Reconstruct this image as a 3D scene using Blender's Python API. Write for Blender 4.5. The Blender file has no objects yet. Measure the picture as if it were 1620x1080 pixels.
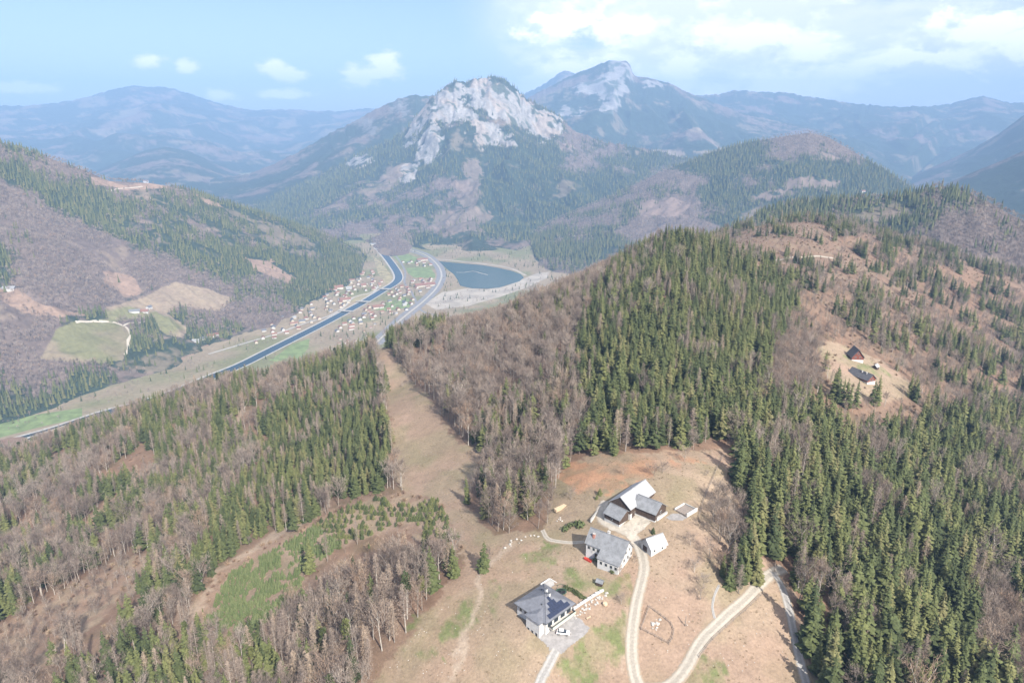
import bpy, math, random
import numpy as np
R = math.radians
rng = np.random.default_rng(7)
random.seed(7)
sc = bpy.context.scene
COL = sc.collection

# ------------------------------------------------------------------ camera
CAM_Z = 520.0
PITCH = R(17.7)
FPX = 1100.0                       # focal length in photograph pixels (1620 wide)
cam_d = bpy.data.cameras.new('camera')
cam_d.sensor_width = 36.0
cam_d.lens = 36.0 * FPX / 1620.0
cam_d.clip_start = 1.0
cam_d.clip_end = 60000.0
cam = bpy.data.objects.new('camera', cam_d)
COL.objects.link(cam)
cam.location = (0, 0, CAM_Z)
cam.rotation_euler = (R(90) - PITCH, 0, 0)
sc.camera = cam

# ------------------------------------------------------------------ world, sun, exposure
SUN_EL, SUN_AZ = 39.0, 27.0         # light travels forward-left; the sun stands behind the camera to the right
W = bpy.data.worlds.new('World'); sc.world = W; W.use_nodes = True
sun_d = bpy.data.lights.new('sun', 'SUN'); sun_d.energy = 4.3; sun_d.angle = R(0.55); sun_d.color = (1.0, 0.95, 0.87)
sun = bpy.data.objects.new('sun', sun_d); COL.objects.link(sun)
sun.rotation_euler = (R(90 - SUN_EL), 0, R(SUN_AZ))
vs = sc.view_settings
vs.view_transform = 'Standard'; vs.look = 'None'; vs.gamma = 1.0; vs.use_curve_mapping = False
vs.exposure = 1.17
cy = sc.cycles
cy.max_bounces = 5; cy.diffuse_bounces = 2; cy.glossy_bounces = 2; cy.transmission_bounces = 2
cy.volume_bounces = 0; cy.transparent_max_bounces = 6; cy.caustics_reflective = False; cy.caustics_refractive = False
cy.use_denoising = True

class NT:
    """small helper for node trees"""
    def __init__(s, tree):
        s.t = tree; tree.nodes.clear()
    def n(s, typ, **kw):
        nd = s.t.nodes.new(typ)
        for k, v in kw.items():
            setattr(nd, k, v)
        return nd
    def l(s, a, b):
        s.t.links.new(a, b)
    def put(s, sock, v):
        if isinstance(v, bpy.types.NodeSocket): s.l(v, sock)
        elif v is not None: sock.default_value = v
    def m(s, op, a, b=None, c=None, clamp=False):
        nd = s.n('ShaderNodeMath', operation=op, use_clamp=clamp)
        for i, v in enumerate((a, b, c)): s.put(nd.inputs[i], v)
        return nd.outputs[0]
    def vm(s, op, a, b=None, out=0):
        nd = s.n('ShaderNodeVectorMath', operation=op)
        s.put(nd.inputs[0], a); s.put(nd.inputs[1], b)
        return nd.outputs[out]
    def mix(s, f, a, b, blend='MIX'):
        nd = s.n('ShaderNodeMix', data_type='RGBA', blend_type=blend)
        s.put(nd.inputs[0], f); s.put(nd.inputs[6], a); s.put(nd.inputs[7], b)
        return nd.outputs[2]
    def smooth(s, v, lo, hi, a=0.0, b=1.0):
        nd = s.n('ShaderNodeMapRange', interpolation_type='SMOOTHSTEP')
        s.put(nd.inputs[0], v)
        for i, q in enumerate((lo, hi, a, b)): s.put(nd.inputs[i + 1], q)
        return nd.outputs[0]
    def noise(s, vec, scale, detail=4, rough=0.55, dist=0.0, dim='3D'):
        nd = s.n('ShaderNodeTexNoise', noise_dimensions=dim)
        s.put(nd.inputs['Vector'], vec)
        nd.inputs['Scale'].default_value = scale; nd.inputs['Detail'].default_value = detail
        nd.inputs['Roughness'].default_value = rough; nd.inputs['Distortion'].default_value = dist
        return nd.outputs[0]

def pix_dir(px, py):
    """unit ray(s) of photograph pixel(s)"""
    px = np.asarray(px, float); py = np.asarray(py, float)
    dx = (px - 810.0) / FPX; dy = (540.0 - py) / FPX
    cp, sp = math.cos(PITCH), math.sin(PITCH)
    d = np.stack([dx, cp + dy * sp, -sp + dy * cp], -1)
    return d / np.linalg.norm(d, axis=-1, keepdims=True)

def build_world():
    k = NT(W.node_tree)
    out = k.n('ShaderNodeOutputWorld'); bg = k.n('ShaderNodeBackground')
    sky = k.n('ShaderNodeTexSky', sky_type='NISHITA')
    sky.sun_disc = False
    sky.sun_elevation = R(SUN_EL); sky.sun_rotation = R(180 - SUN_AZ)
    sky.altitude = 900; sky.air_density = 1.0; sky.dust_density = 1.6; sky.ozone_density = 1.6
    d = k.n('ShaderNodeTexCoord').outputs['Generated']
    sx = k.n('ShaderNodeSeparateXYZ'); k.l(d, sx.inputs[0])
    X, Y, Z = sx.outputs
    zc = k.m('ADD', k.m('MAXIMUM', Z, 0.0), 0.10)
    cv = k.n('ShaderNodeCombineXYZ')
    k.l(k.m('DIVIDE', X, zc), cv.inputs[0]); k.l(k.m('DIVIDE', Y, zc), cv.inputs[1])
    P = cv.outputs[0]
    # broken layer of fair-weather cloud: thick towards the east (right), thin to the west
    east = k.m('ADD', X, k.m('MULTIPLY', k.m('SUBTRACT', 0.30, Z), -0.30))
    bank = k.smooth(k.m('ADD', east, k.m('MULTIPLY', k.m('SUBTRACT', k.noise(d, 4.0, 3), 0.5), 0.22)), -0.14, 0.0)
    n_big = k.noise(k.vm('ADD', P, (3.1, 1.7, 0)), 0.85, 7, 0.58)
    ps = k.n('ShaderNodeVectorMath', operation='MULTIPLY'); k.l(d, ps.inputs[0]); ps.inputs[1].default_value = (1, 1, 1.9)
    D2 = ps.outputs[0]
    n_puff = k.noise(k.vm('ADD', D2, (1.4, 5.6, 0.3)), 9.0, 9, 0.60, 0.2)
    n_up = k.noise(k.vm('ADD', D2, (1.4, 5.6, 0.348)), 9.0, 9, 0.60, 0.2)
    veil = k.smooth(n_big, 0.30, 0.54)
    veil = k.m('MULTIPLY', k.m('MULTIPLY', bank, k.smooth(k.m('ADD', k.m('MULTIPLY', n_big, 0.5), k.m('MULTIPLY', k.noise(k.vm('ADD', D2, (7.7, 2.2, 0.9)), 4.5, 5, 0.55), 0.5)), 0.33, 0.47)), 0.86)
    far = k.m('MULTIPLY', k.m('MULTIPLY', bank, k.smooth(Z, 0.13, 0.05)), k.smooth(k.noise(k.vm('MULTIPLY', d, (1, 1, 3.2)), 7.0, 6, 0.55), 0.30, 0.52))
    veil = k.m('MAXIMUM', veil, k.m('MULTIPLY', far, 0.9))
    puff = k.m('MULTIPLY', k.smooth(n_puff, 0.46, 0.585), bank)
    # single small cumulus puffs over the western mountains
    acc = None
    for (px, py, rw, rh) in ((240, 97, 17, 10), (297, 107, 14, 9), (428, 110, 18, 12), (448, 118, 26, 9), (568, 122, 27, 13), (613, 106, 24, 19), (595, 118, 24, 14), (345, 151, 22, 7), (22, 140, 40, 8), (448, 150, 30, 7), (1075, 108, 40, 26), (1180, 60, 50, 20), (1290, 80, 40, 22), (1310, 125, 60, 24), (880, 40, 60, 24), (985, 45, 60, 22), (1560, 45, 50, 22), (1240, 130, 60, 22), (905, 108, 50, 10)):
        c = pix_dir(px, py)
        df = k.vm('SUBTRACT', d, tuple(float(q) for q in c))
        sc_ = k.vm('MULTIPLY', df, (FPX / rw, FPX / rw, FPX / rh))
        ln = k.vm('LENGTH', sc_, out=1)
        v = k.m('SUBTRACT', 1.0, k.m('MULTIPLY', ln, 0.62))
        acc = v if acc is None else k.m('MAXIMUM', acc, v)
    n_c = k.noise(D2, 34.0, 7, 0.62)
    cum = k.smooth(k.m('ADD', acc, k.m('MULTIPLY', k.m('SUBTRACT', n_c, 0.5), 1.9)), 0.08, 0.7)
    lit = k.smooth(k.m('SUBTRACT', n_puff, n_up), -0.035, 0.06)
    fac = k.m('MAXIMUM', k.m('MAXIMUM', veil, puff), cum)
    white = k.mix(lit, (8.0, 7.9, 8.6, 1), (13.6, 12.9, 12.8, 1))
    vcol = k.mix(puff, (9.4, 9.2, 10.0, 1), white)
    ccol = k.mix(cum, vcol, (13.4, 12.7, 12.7, 1))
    skyc = k.mix(1.0, sky.outputs[0], (1.03, 0.99, 1.0, 1), 'MULTIPLY')
    col = k.mix(k.m('MULTIPLY', fac, k.smooth(Z, -0.02, 0.03)), skyc, ccol)
    k.l(col, bg.inputs[0]); bg.inputs[1].default_value = 0.068
    k.l(bg.outputs[0], out.inputs[0])
build_world()
# ------------------------------------------------------------------ helpers
def _hash(ix, iy, seed):
    h = (ix.astype(np.int64) * 374761393 + iy.astype(np.int64) * 668265263 + seed * 974711) & 0xffffffff
    h = ((h ^ (h >> 13)) * 1274126177) & 0xffffffff
    h = (h ^ (h >> 16)) & 0xffffffff
    return h.astype(np.float64) / 4294967295.0
def vnoise(x, y, seed=0):
    """smooth value noise in 0..1"""
    x = np.asarray(x, float); y = np.asarray(y, float)
    ix = np.floor(x); iy = np.floor(y); fx = x - ix; fy = y - iy
    fx = fx * fx * fx * (fx * (fx * 6 - 15) + 10); fy = fy * fy * fy * (fy * (fy * 6 - 15) + 10)
    ix = ix.astype(np.int64); iy = iy.astype(np.int64)
    a = _hash(ix, iy, seed); b = _hash(ix + 1, iy, seed); c = _hash(ix, iy + 1, seed); d = _hash(ix + 1, iy + 1, seed)
    return (a * (1 - fx) + b * fx) * (1 - fy) + (c * (1 - fx) + d * fx) * fy
def fbm(x, y, seed=0, oct=4, gain=0.5, lac=2.03):
    s = 0; a = 1; t = 0
    for o in range(oct):
        s = s + a * vnoise(x, y, seed + o * 17); t += a; a *= gain; x = x * lac + 13.7; y = y * lac + 7.3
    return s / t
def ridged(x, y, seed=0, oct=5, gain=0.5):
    s = 0; a = 1; t = 0
    for o in range(oct):
        s = s + a * (1 - np.abs(2 * vnoise(x, y, seed + o * 31) - 1)); t += a; a *= gain; x = x * 2.07 + 3.1; y = y * 2.07 + 9.2
    return s / t
def sstep(a, b, x):
    t = np.clip((x - a) / (b - a), 0, 1); return t * t * (3 - 2 * t)
def in_poly(px, py, poly):
    px = np.asarray(px); py = np.asarray(py); r = np.zeros(px.shape, bool)
    x0, y0 = poly[-1]
    for (x1, y1) in poly:
        if y0 != y1:
            c = ((y1 > py) != (y0 > py)) & (px < (x0 - x1) * (py - y1) / (y0 - y1) + x1)
            r ^= c
        x0, y0 = x1, y1
    return r
def seg_dist(px, py, line):
    """distance to an open polyline"""
    best = np.full(np.shape(px), 1e9)
    for (x0, y0), (x1, y1) in zip(line[:-1], line[1:]):
        dx, dy = x1 - x0, y1 - y0; L = dx * dx + dy * dy + 1e-9
        t = np.clip(((px - x0) * dx + (py - y0) * dy) / L, 0, 1)
        best = np.minimum(best, np.hypot(px - x0 - t * dx, py - y0 - t * dy))
    return best
def to_pix(x, y, z):
    """world -> photograph pixel (and depth)"""
    cp, sp = math.cos(PITCH), math.sin(PITCH)
    z = z - CAM_Z
    dep = y * cp - z * sp; up = y * sp + z * cp
    dep_ = np.maximum(dep, 1.0)
    return 810 + FPX * x / dep_, 540 - FPX * up / dep_, dep
def mesh_np(name, verts, faces, mats=(), smooth=True, matidx=None):
    """faces: (n,3) or (n,4) int array, or a list of both"""
    me = bpy.data.meshes.new(name)
    fl = [np.asarray(f, np.int32) for f in (faces if isinstance(faces, list) else [faces]) if len(f)]
    me.vertices.add(len(verts)); me.vertices.foreach_set('co', np.asarray(verts, np.float32).ravel())
    tot = sum(f.size for f in fl); n = sum(len(f) for f in fl)
    me.loops.add(tot); me.loops.foreach_set('vertex_index', np.concatenate([f.ravel() for f in fl]))
    me.polygons.add(n)
    ln = np.concatenate([np.full(len(f), f.shape[1], np.int32) for f in fl])
    me.polygons.foreach_set('loop_start', np.concatenate([[0], np.cumsum(ln)[:-1]]).astype(np.int32))
    if smooth: me.polygons.foreach_set('use_smooth', np.ones(n, bool))
    for m in mats: me.materials.append(m)
    if matidx is not None: me.polygons.foreach_set('material_index', np.asarray(matidx, np.int32))
    me.update(calc_edges=True)
    return me
def tag(o, label=None, cat=None, group=None, kind=None):
    if label: o['label'] = label
    if cat: o['category'] = cat
    if group: o['group'] = group
    if kind: o['kind'] = kind
    return o
def link(name, me, parent=None):
    o = bpy.data.objects.new(name, me); COL.objects.link(o)
    if parent is not None: o.parent = parent
    return o
def set_col(me, name, rgb):
    a = me.attributes.new(name, 'FLOAT_COLOR', 'POINT')
    c = np.ones((len(rgb), 4), np.float32); c[:, :3] = rgb
    a.data.foreach_set('color', c.ravel())
def grid_faces(nr, nc):
    i = np.arange(nr - 1)[:, None] * nc + np.arange(nc - 1)[None, :]
    return np.stack([i, i + 1, i + nc + 1, i + nc], -1).reshape(-1, 4)

# ------------------------------------------------------------------ the near hill: a thin-plate surface through surveyed points
def at_z(px, py, z):
    d = pix_dir(px, py); t = (z - CAM_Z) / d[2]
    return (d[0] * t, d[1] * t, z)
def at_r(px, py, r):
    d = pix_dir(px, py); t = r / math.hypot(d[0], d[1])
    return (d[0] * t, d[1] * t, CAM_Z + d[2] * t)
SURVEY_Z = [
 (700,1075,350),(900,1075,353),(1050,1075,357),(1200,1075,360),(1280,1075,358),(1450,1075,350),(1620,1075,338),
 (620,1000,352),(740,960,357),(850,930,361),(960,950,364),(1030,940,367),(1150,960,366),(1250,950,362),(1400,950,350),(1620,900,325),(890,1000,361.6),(850,1000,362),(870,995,362.2),(832,985,361.8),(905,985,362),(925,995,361.5),
 (740,870,357),(800,840,360),(900,860,367),(960,840,371),(1050,850,373),(1150,860,371),(1250,850,362),(1400,800,345),(1620,800,312),
 (700,760,350),(770,730,354),(860,780,366),(950,760,374),(1000,790,375),(1100,750,378),(1170,750,374),(1300,720,356),(1450,700,335),(1620,690,300),
 (640,640,340),(690,680,348),(950,715,373),(1060,705,377),(1060,550,385),(1060,455,399),(1065,384,412),(1120,424,396),
 (1200,640,366),(1215,560,370),(1260,490,374),(1190,442,387),
 (1365,575,355),(1300,550,362),(1430,610,345),(1365,640,351),(1400,500,352),(1330,440,363),(1250,414,373),(1300,384,377),(1200,376,384),(1250,356,386),(1350,362,373),
 (1450,400,346),(1500,450,328),(1550,520,306),(1620,560,288),(1620,450,268),
 (800,620,364),(850,560,369),(700,600,346),(560,620,326),(500,700,320),(600,720,337),(560,790,338),(640,800,346),
 (400,700,304),(300,750,293),(150,780,274),(0,850,258),(450,800,322),(350,850,314),(200,900,298),(0,950,280),
 (550,880,338),(450,920,327),(350,970,318),(200,1000,310),(50,1050,302),(500,1020,333),(600,1070,342),(350,1075,323),(150,1078,310),
 (-300,900,240),(-300,1078,270),(1900,1000,292),(1900,700,255),(1900,500,215)]
SURVEY_R = [(985,426,650),(900,464,606),(800,503,570),(720,520,552),(650,545,545),(600,560,548),
 (450,603,600),(330,622,620),(200,668,635),(100,706,650),(0,745,660),(-150,800,670)]
SURVEY_W = [(0,60,346),(-150,60,322),(150,60,350),(-400,40,262),(400,40,316),(0,20,345),
 (-330,660,235),(-450,760,150),(-900,600,100),(-900,200,160),(-700,900,30),(-300,900,120),(-60,800,240),(0,1000,180),(150,900,300),(250,1250,250),
 (600,1400,270),(900,1200,190),(1200,900,130),(1100,500,170),(0,1500,20),(500,1700,150),(-800,1200,-10),(1300,1300,90)]
def solve_tps():
    pts = [at_z(*p) for p in SURVEY_Z] + [at_r(*p) for p in SURVEY_R] + SURVEY_W
    A = np.array(pts, float); xy = A[:, :2] / 300.0; n = len(A)
    d = np.linalg.norm(xy[:, None] - xy[None], axis=-1)
    K = np.where(d > 0, d * d * np.log(np.maximum(d, 1e-9)), 0) + np.eye(n) * 0.004
    P = np.hstack([np.ones((n, 1)), xy])
    M = np.zeros((n + 3, n + 3)); M[:n, :n] = K; M[:n, n:] = P; M[n:, :n] = P.T
    w = np.linalg.solve(M, np.concatenate([A[:, 2], np.zeros(3)]))
    return xy, w
_txy, _tw = solve_tps()
GX0, GY0, GS = -1400.0, -40.0, 5.0
GNX, GNY = 640, 380
def _tps(x, y):
    q = np.stack([x, y], -1).reshape(-1, 2) / 300.0; n = len(_txy); res = np.zeros(len(q))
    for a in range(0, len(q), 20000):
        b = q[a:a + 20000]
        d2 = ((b[:, None] - _txy[None]) ** 2).sum(-1)
        res[a:a + 20000] = (0.5 * d2 * np.log(np.maximum(d2, 1e-18))) @ _tw[:n] + _tw[n] + b @ _tw[n + 1:]
    return res.reshape(np.shape(x))
_gx, _gy = np.meshgrid(GX0 + GS * np.arange(GNX), GY0 + GS * np.arange(GNY))
_gz = _tps(_gx, _gy) + (fbm(_gx / 70, _gy / 70, 3, 3) - 0.5) * 5.0 + (fbm(_gx / 22, _gy / 22, 5, 2) - 0.5) * 1.0
_gz = np.where(np.hypot(_gx, _gy) > 1450, np.minimum(_gz, 160), _gz)
GRID = np.maximum(_gz, -12.0)
def HZ(x, y):
    """ground height of the near hill"""
    u = np.clip((np.asarray(x, float) - GX0) / GS, 0, GNX - 1.001); v = np.clip((np.asarray(y, float) - GY0) / GS, 0, GNY - 1.001)
    i = u.astype(int); j = v.astype(int); fu = u - i; fv = v - j
    return (GRID[j, i] * (1 - fu) + GRID[j, i + 1] * fu) * (1 - fv) + (GRID[j + 1, i] * (1 - fu) + GRID[j + 1, i + 1] * fu) * fv
def ground(px, py):
    """where the ray of a pixel meets the near hill"""
    d = pix_dir(px, py); sh = d.shape[:-1]; d = d.reshape(-1, 3)
    t = np.full(len(d), 60.0); done = np.zeros(len(d), bool); prev = t.copy()
    for _ in range(900):
        p = d * t[:, None]
        below = (CAM_Z + p[:, 2]) <= HZ(p[:, 0], p[:, 1])
        done |= below
        prev = np.where(done, prev, t); t = np.where(done, t, t + 2.0)
        if done.all(): break
    a, b = prev, t
    for _ in range(14):
        m = (a + b) / 2; p = d * m[:, None]
        below = (CAM_Z + p[:, 2]) <= HZ(p[:, 0], p[:, 1])
        b = np.where(below, m, b); a = np.where(below, a, m)
    p = d * b[:, None]
    r = np.stack([p[:, 0], p[:, 1], HZ(p[:, 0], p[:, 1])], -1)
    return r.reshape(sh + (3,))
def floor_pt(px, py, z=0.0):
    d = pix_dir(px, py); t = (z - CAM_Z) / d[..., 2]
    return np.stack([d[..., 0] * t, d[..., 1] * t, np.full(np.shape(t), z)], -1)

# land cover, traced on the ground
MEADOWS = [
 [(588,548),(612,545),(635,578),(655,604),(690,642),(715,692),(776,722),(744,770),(738,800),(785,852),(830,842),(858,842),(872,790),(886,742),(925,719),(1000,716),(1080,714),(1150,706),(1166,742),(1160,800),(1180,870),(1212,888),(1243,898),(1256,940),(1268,1000),(1286,1090),(1320,1500),(500,1500),(585,1090),(602,1048),(640,1008),(690,950),(730,895),(736,870),(716,830),(692,788),(640,780),(624,760),(622,710),(614,640),(602,590)],
 [(1296,540),(1330,543),(1352,556),(1400,572),(1440,605),(1438,626),(1404,638),(1372,630),(1342,645),(1322,614),(1300,585)],
]
CLEARINGS = [  # scrub and felled ground: dry grass, bracken, brash
 [(1135,392),(1200,355),(1290,352),(1345,395),(1420,430),(1480,480),(1440,502),(1380,472),(1330,455),(1270,448),(1225,435),(1180,415)],
 [(-60,1020),(60,955),(170,895),(230,872),(262,885),(220,935),(150,985),(60,1060),(-80,1100)],
 [(285,1005),(318,940),(352,892),(410,858),(470,838),(530,805),(560,788),(640,778),(700,786),(735,868),(700,880),(640,840),(580,850),(520,862),(440,885),(370,905),(330,970),(310,1010)],
 [(100,850),(150,810),(210,760),(235,735),(245,750),(190,800),(130,850)],
]
PLANTATION = [(312,1004),(335,960),(365,905),(430,872),(520,818),(590,786),(650,800),(688,785),(726,852),(690,850),(655,828),(620,832),(575,852),(530,870),(490,905),(455,960),(400,1000),(340,1010)]
YOUNG = [(312,1004),(335,960),(365,905),(430,872),(500,832),(540,862),(500,900),(455,960),(400,1000),(340,1010)]
GREENS = [
 [(915,1010),(940,985),(985,960),(992,985),(985,1040),(965,1075),(930,1090),(895,1075),(905,1040)],
 [(885,915),(905,898),(940,905),(975,925),(1000,905),(1010,930),(985,958),(940,930),(905,928)],
 [(820,880),(870,862),(905,870),(880,885),(840,898),(800,905)],
 [(640,1000),(690,950),(735,935),(745,975),(700,1040),(640,1050)],
 [(1090,1040),(1130,1025),(1145,1060),(1120,1100),(1080,1100)],
 [(770,930),(790,920),(790,970),(775,975)],
 [(1330,560),(1400,580),(1410,600),(1370,595)]]
ORANGES = [[(885,730),(1000,718),(1100,716),(1130,722),(1050,740),(990,760),(950,790),(900,770),(880,760)],
 [(992,960),(1000,900),(1006,940),(996,1000),(988,1010)]]
def cover_colour(x, y):
    """real-world surface colour of the ground of the near hill"""
    z = HZ(x, y); px, py, dep = to_pix(x, y, z)
    w1 = (fbm(x / 7, y / 7, 11, 3) - 0.5); w2 = (fbm(x / 7 + 50, y / 7, 12, 3) - 0.5)
    k = FPX / np.maximum(dep, 50)                      # pixels per metre: the jitter of the borders is in metres
    qx = px + w1 * 7 * k; qy = py + w2 * 4 * k
    front = dep > 40
    big = fbm(x / 40, y / 40, 21, 4)[:, None]; fine = fbm(x / 5, y / 5, 22, 4)[:, None]; mid = fbm(x / 14, y / 14, 23, 3)[:, None]
    litter = np.array([0.205, 0.132, 0.090]) * (0.7 + 0.6 * fine)
    litter = litter * (1 - 0.45 * sstep(0.45, 0.65, big)) + np.array([0.20, 0.145, 0.105]) * 0.45 * sstep(0.45, 0.65, big)
    moss = sstep(0.55, 0.75, mid); litter = litter * (1 - 0.25 * moss) + np.array([0.07, 0.08, 0.03]) * 0.25 * moss
    dry = np.array([0.300, 0.225, 0.160]); dry2 = np.array([0.250, 0.195, 0.130]); olive = np.array([0.190, 0.180, 0.092])
    mead = dry + (dry2 - dry) * sstep(0.40, 0.62, big)
    mead = mead + (olive - mead) * (0.30 * sstep(0.52, 0.72, mid))
    mead = mead * (0.86 + 0.28 * fine)
    pink = np.array([0.31, 0.208, 0.155]); f = 0.5 * sstep(0.48, 0.66, fbm(x / 25, y / 25, 31, 3))[:, None]
    mead = mead * (1 - f) + pink * f
    clear = np.array([0.250, 0.172, 0.122]) * (0.68 + 0.62 * fine)
    f = 0.6 * sstep(0.5, 0.62, fbm(x / 9, y / 9, 33, 3))[:, None]; clear = clear * (1 - f) + np.array([0.285, 0.225, 0.155]) * f
    c = litter
    def lay(c, col, polys, amt=1.0, j=0.0):
        msk = np.zeros(len(x), bool)
        for p in polys: msk |= in_poly(qx + j * w2 * 9 * k, qy + j * w1 * 8 * k, p)
        msk &= front
        return np.where(msk[:, None], c * (1 - amt) + col * amt, c)
    c = lay(c, clear, CLEARINGS[1:]); c = lay(c, clear * np.array([0.74, 0.72, 0.72]), CLEARINGS[:1])
    c = lay(c, mead, MEADOWS)
    c = lay(c, mead * 0.95, [PLANTATION], 0.8)
    g = np.array([0.140, 0.165, 0.064]) * (0.8 + 0.4 * fine)
    gm = ((0.15 + 0.75 * sstep(0.42, 0.60, fbm(x / 7, y / 7, 41, 4))) * (0.45 + 0.55 * sstep(0.35, 0.6, fbm(x / 1.7, y / 1.7, 43, 3))))[:, None]
    c = lay(c, g, GREENS, gm, 0.7)
    o = np.array([0.37, 0.195, 0.115]) * (0.8 + 0.4 * fine)
    c = lay(c, o, ORANGES, (0.15 + 0.6 * sstep(0.4, 0.6, mid)) * (0.5 + 0.5 * sstep(0.35, 0.6, fine)), 1.2)
    # trodden tracks over the meadow
    for line, wd, amt in (([(706,1090),(730,1010),(752,950),(765,905),(790,880),(812,862)], 6, 0.85), ([(620,1090),(660,1000),(740,930)], 4, 0.25),
                          ([(372,690),(385,640),(398,600)], 6, 0.8), ([(845,1085),(862,1040),(880,1015)], 4, 0.5), ([(985,1060),(983,1010),(990,960)], 5, 0.5),
                          ([(300,1000),(345,900),(415,858),(520,800)], 7, 0.7), ([(1125,985),(1128,955),(1132,930)], 3, 0.5), ([(1105,790),(1130,760),(1145,720)], 2, 0.5)):
        dd = seg_dist(qx, qy, line); f = (amt * (1 - sstep(0.3 * wd, wd, dd)) * front)[:, None]
        c = c * (1 - f) + np.array([0.36, 0.285, 0.215]) * f
    return c

# ------------------------------------------------------------------ ground materials
def mat(name):
    m = bpy.data.materials.new(name); m.use_nodes = True
    k = NT(m.node_tree); o = k.n('ShaderNodeOutputMaterial'); b = k.n('ShaderNodeBsdfPrincipled')
    k.l(b.outputs[0], o.inputs[0]); b.inputs['Roughness'].default_value = 0.9
    b.inputs['Specular IOR Level'].default_value = 0.2
    return m, k, b
def ground_material(name, s1, s2, bump, amt=0.35):
    m, k, b = mat(name)
    a = k.n('ShaderNodeAttribute', attribute_name='cover')
    pos = k.n('ShaderNodeNewGeometry').outputs['Position']
    n1 = k.noise(pos, s1, 6, 0.65); n2 = k.noise(pos, s2, 4, 0.6)
    v = k.m('ADD', k.m('MULTIPLY', n1, amt * 2), k.m('MULTIPLY', n2, amt))
    v = k.m('ADD', v, 1.0 - amt * 1.5)
    hs = k.n('ShaderNodeHueSaturation'); k.l(a.outputs[0], hs.inputs['Color']); k.l(v, hs.inputs['Value'])
    k.l(hs.outputs[0], b.inputs['Base Color'])
    bp = k.n('ShaderNodeBump'); bp.inputs['Strength'].default_value = 0.6; bp.inputs['Distance'].default_value = bump
    k.l(n1, bp.inputs['Height']); k.l(bp.outputs[0], b.inputs['Normal'])
    return m
M_HILL = ground_material('hill_ground', 1.1, 0.22, 0.35, 0.5)
M_SLOPE = ground_material('slope_ground', 0.10, 0.02, 5.0, 0.45)
M_MOUNT = ground_material('mountain_ground', 0.045, 0.008, 14.0, 0.5)

def build_near_hill():
    az = np.radians(np.linspace(-64, 64, 600)); r = 22.0 * (1480 / 22.0) ** (np.linspace(0, 1, 600))
    rr, aa = np.meshgrid(r, az, indexing='ij')
    x = (rr * np.sin(aa)).ravel(); y = (rr * np.cos(aa)).ravel()
    z = HZ(x, y)
    me = mesh_np('near_hill', np.stack([x, y, z], -1), grid_faces(600, 600)[:, ::-1], [M_HILL])
    set_col(me, 'cover', cover_colour(x, y))
    o = link('near_hill', me); tag(o, 'rolling foreground hill with dry pasture, farm clearing and brown forest floor', kind='structure')
build_near_hill()

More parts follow.
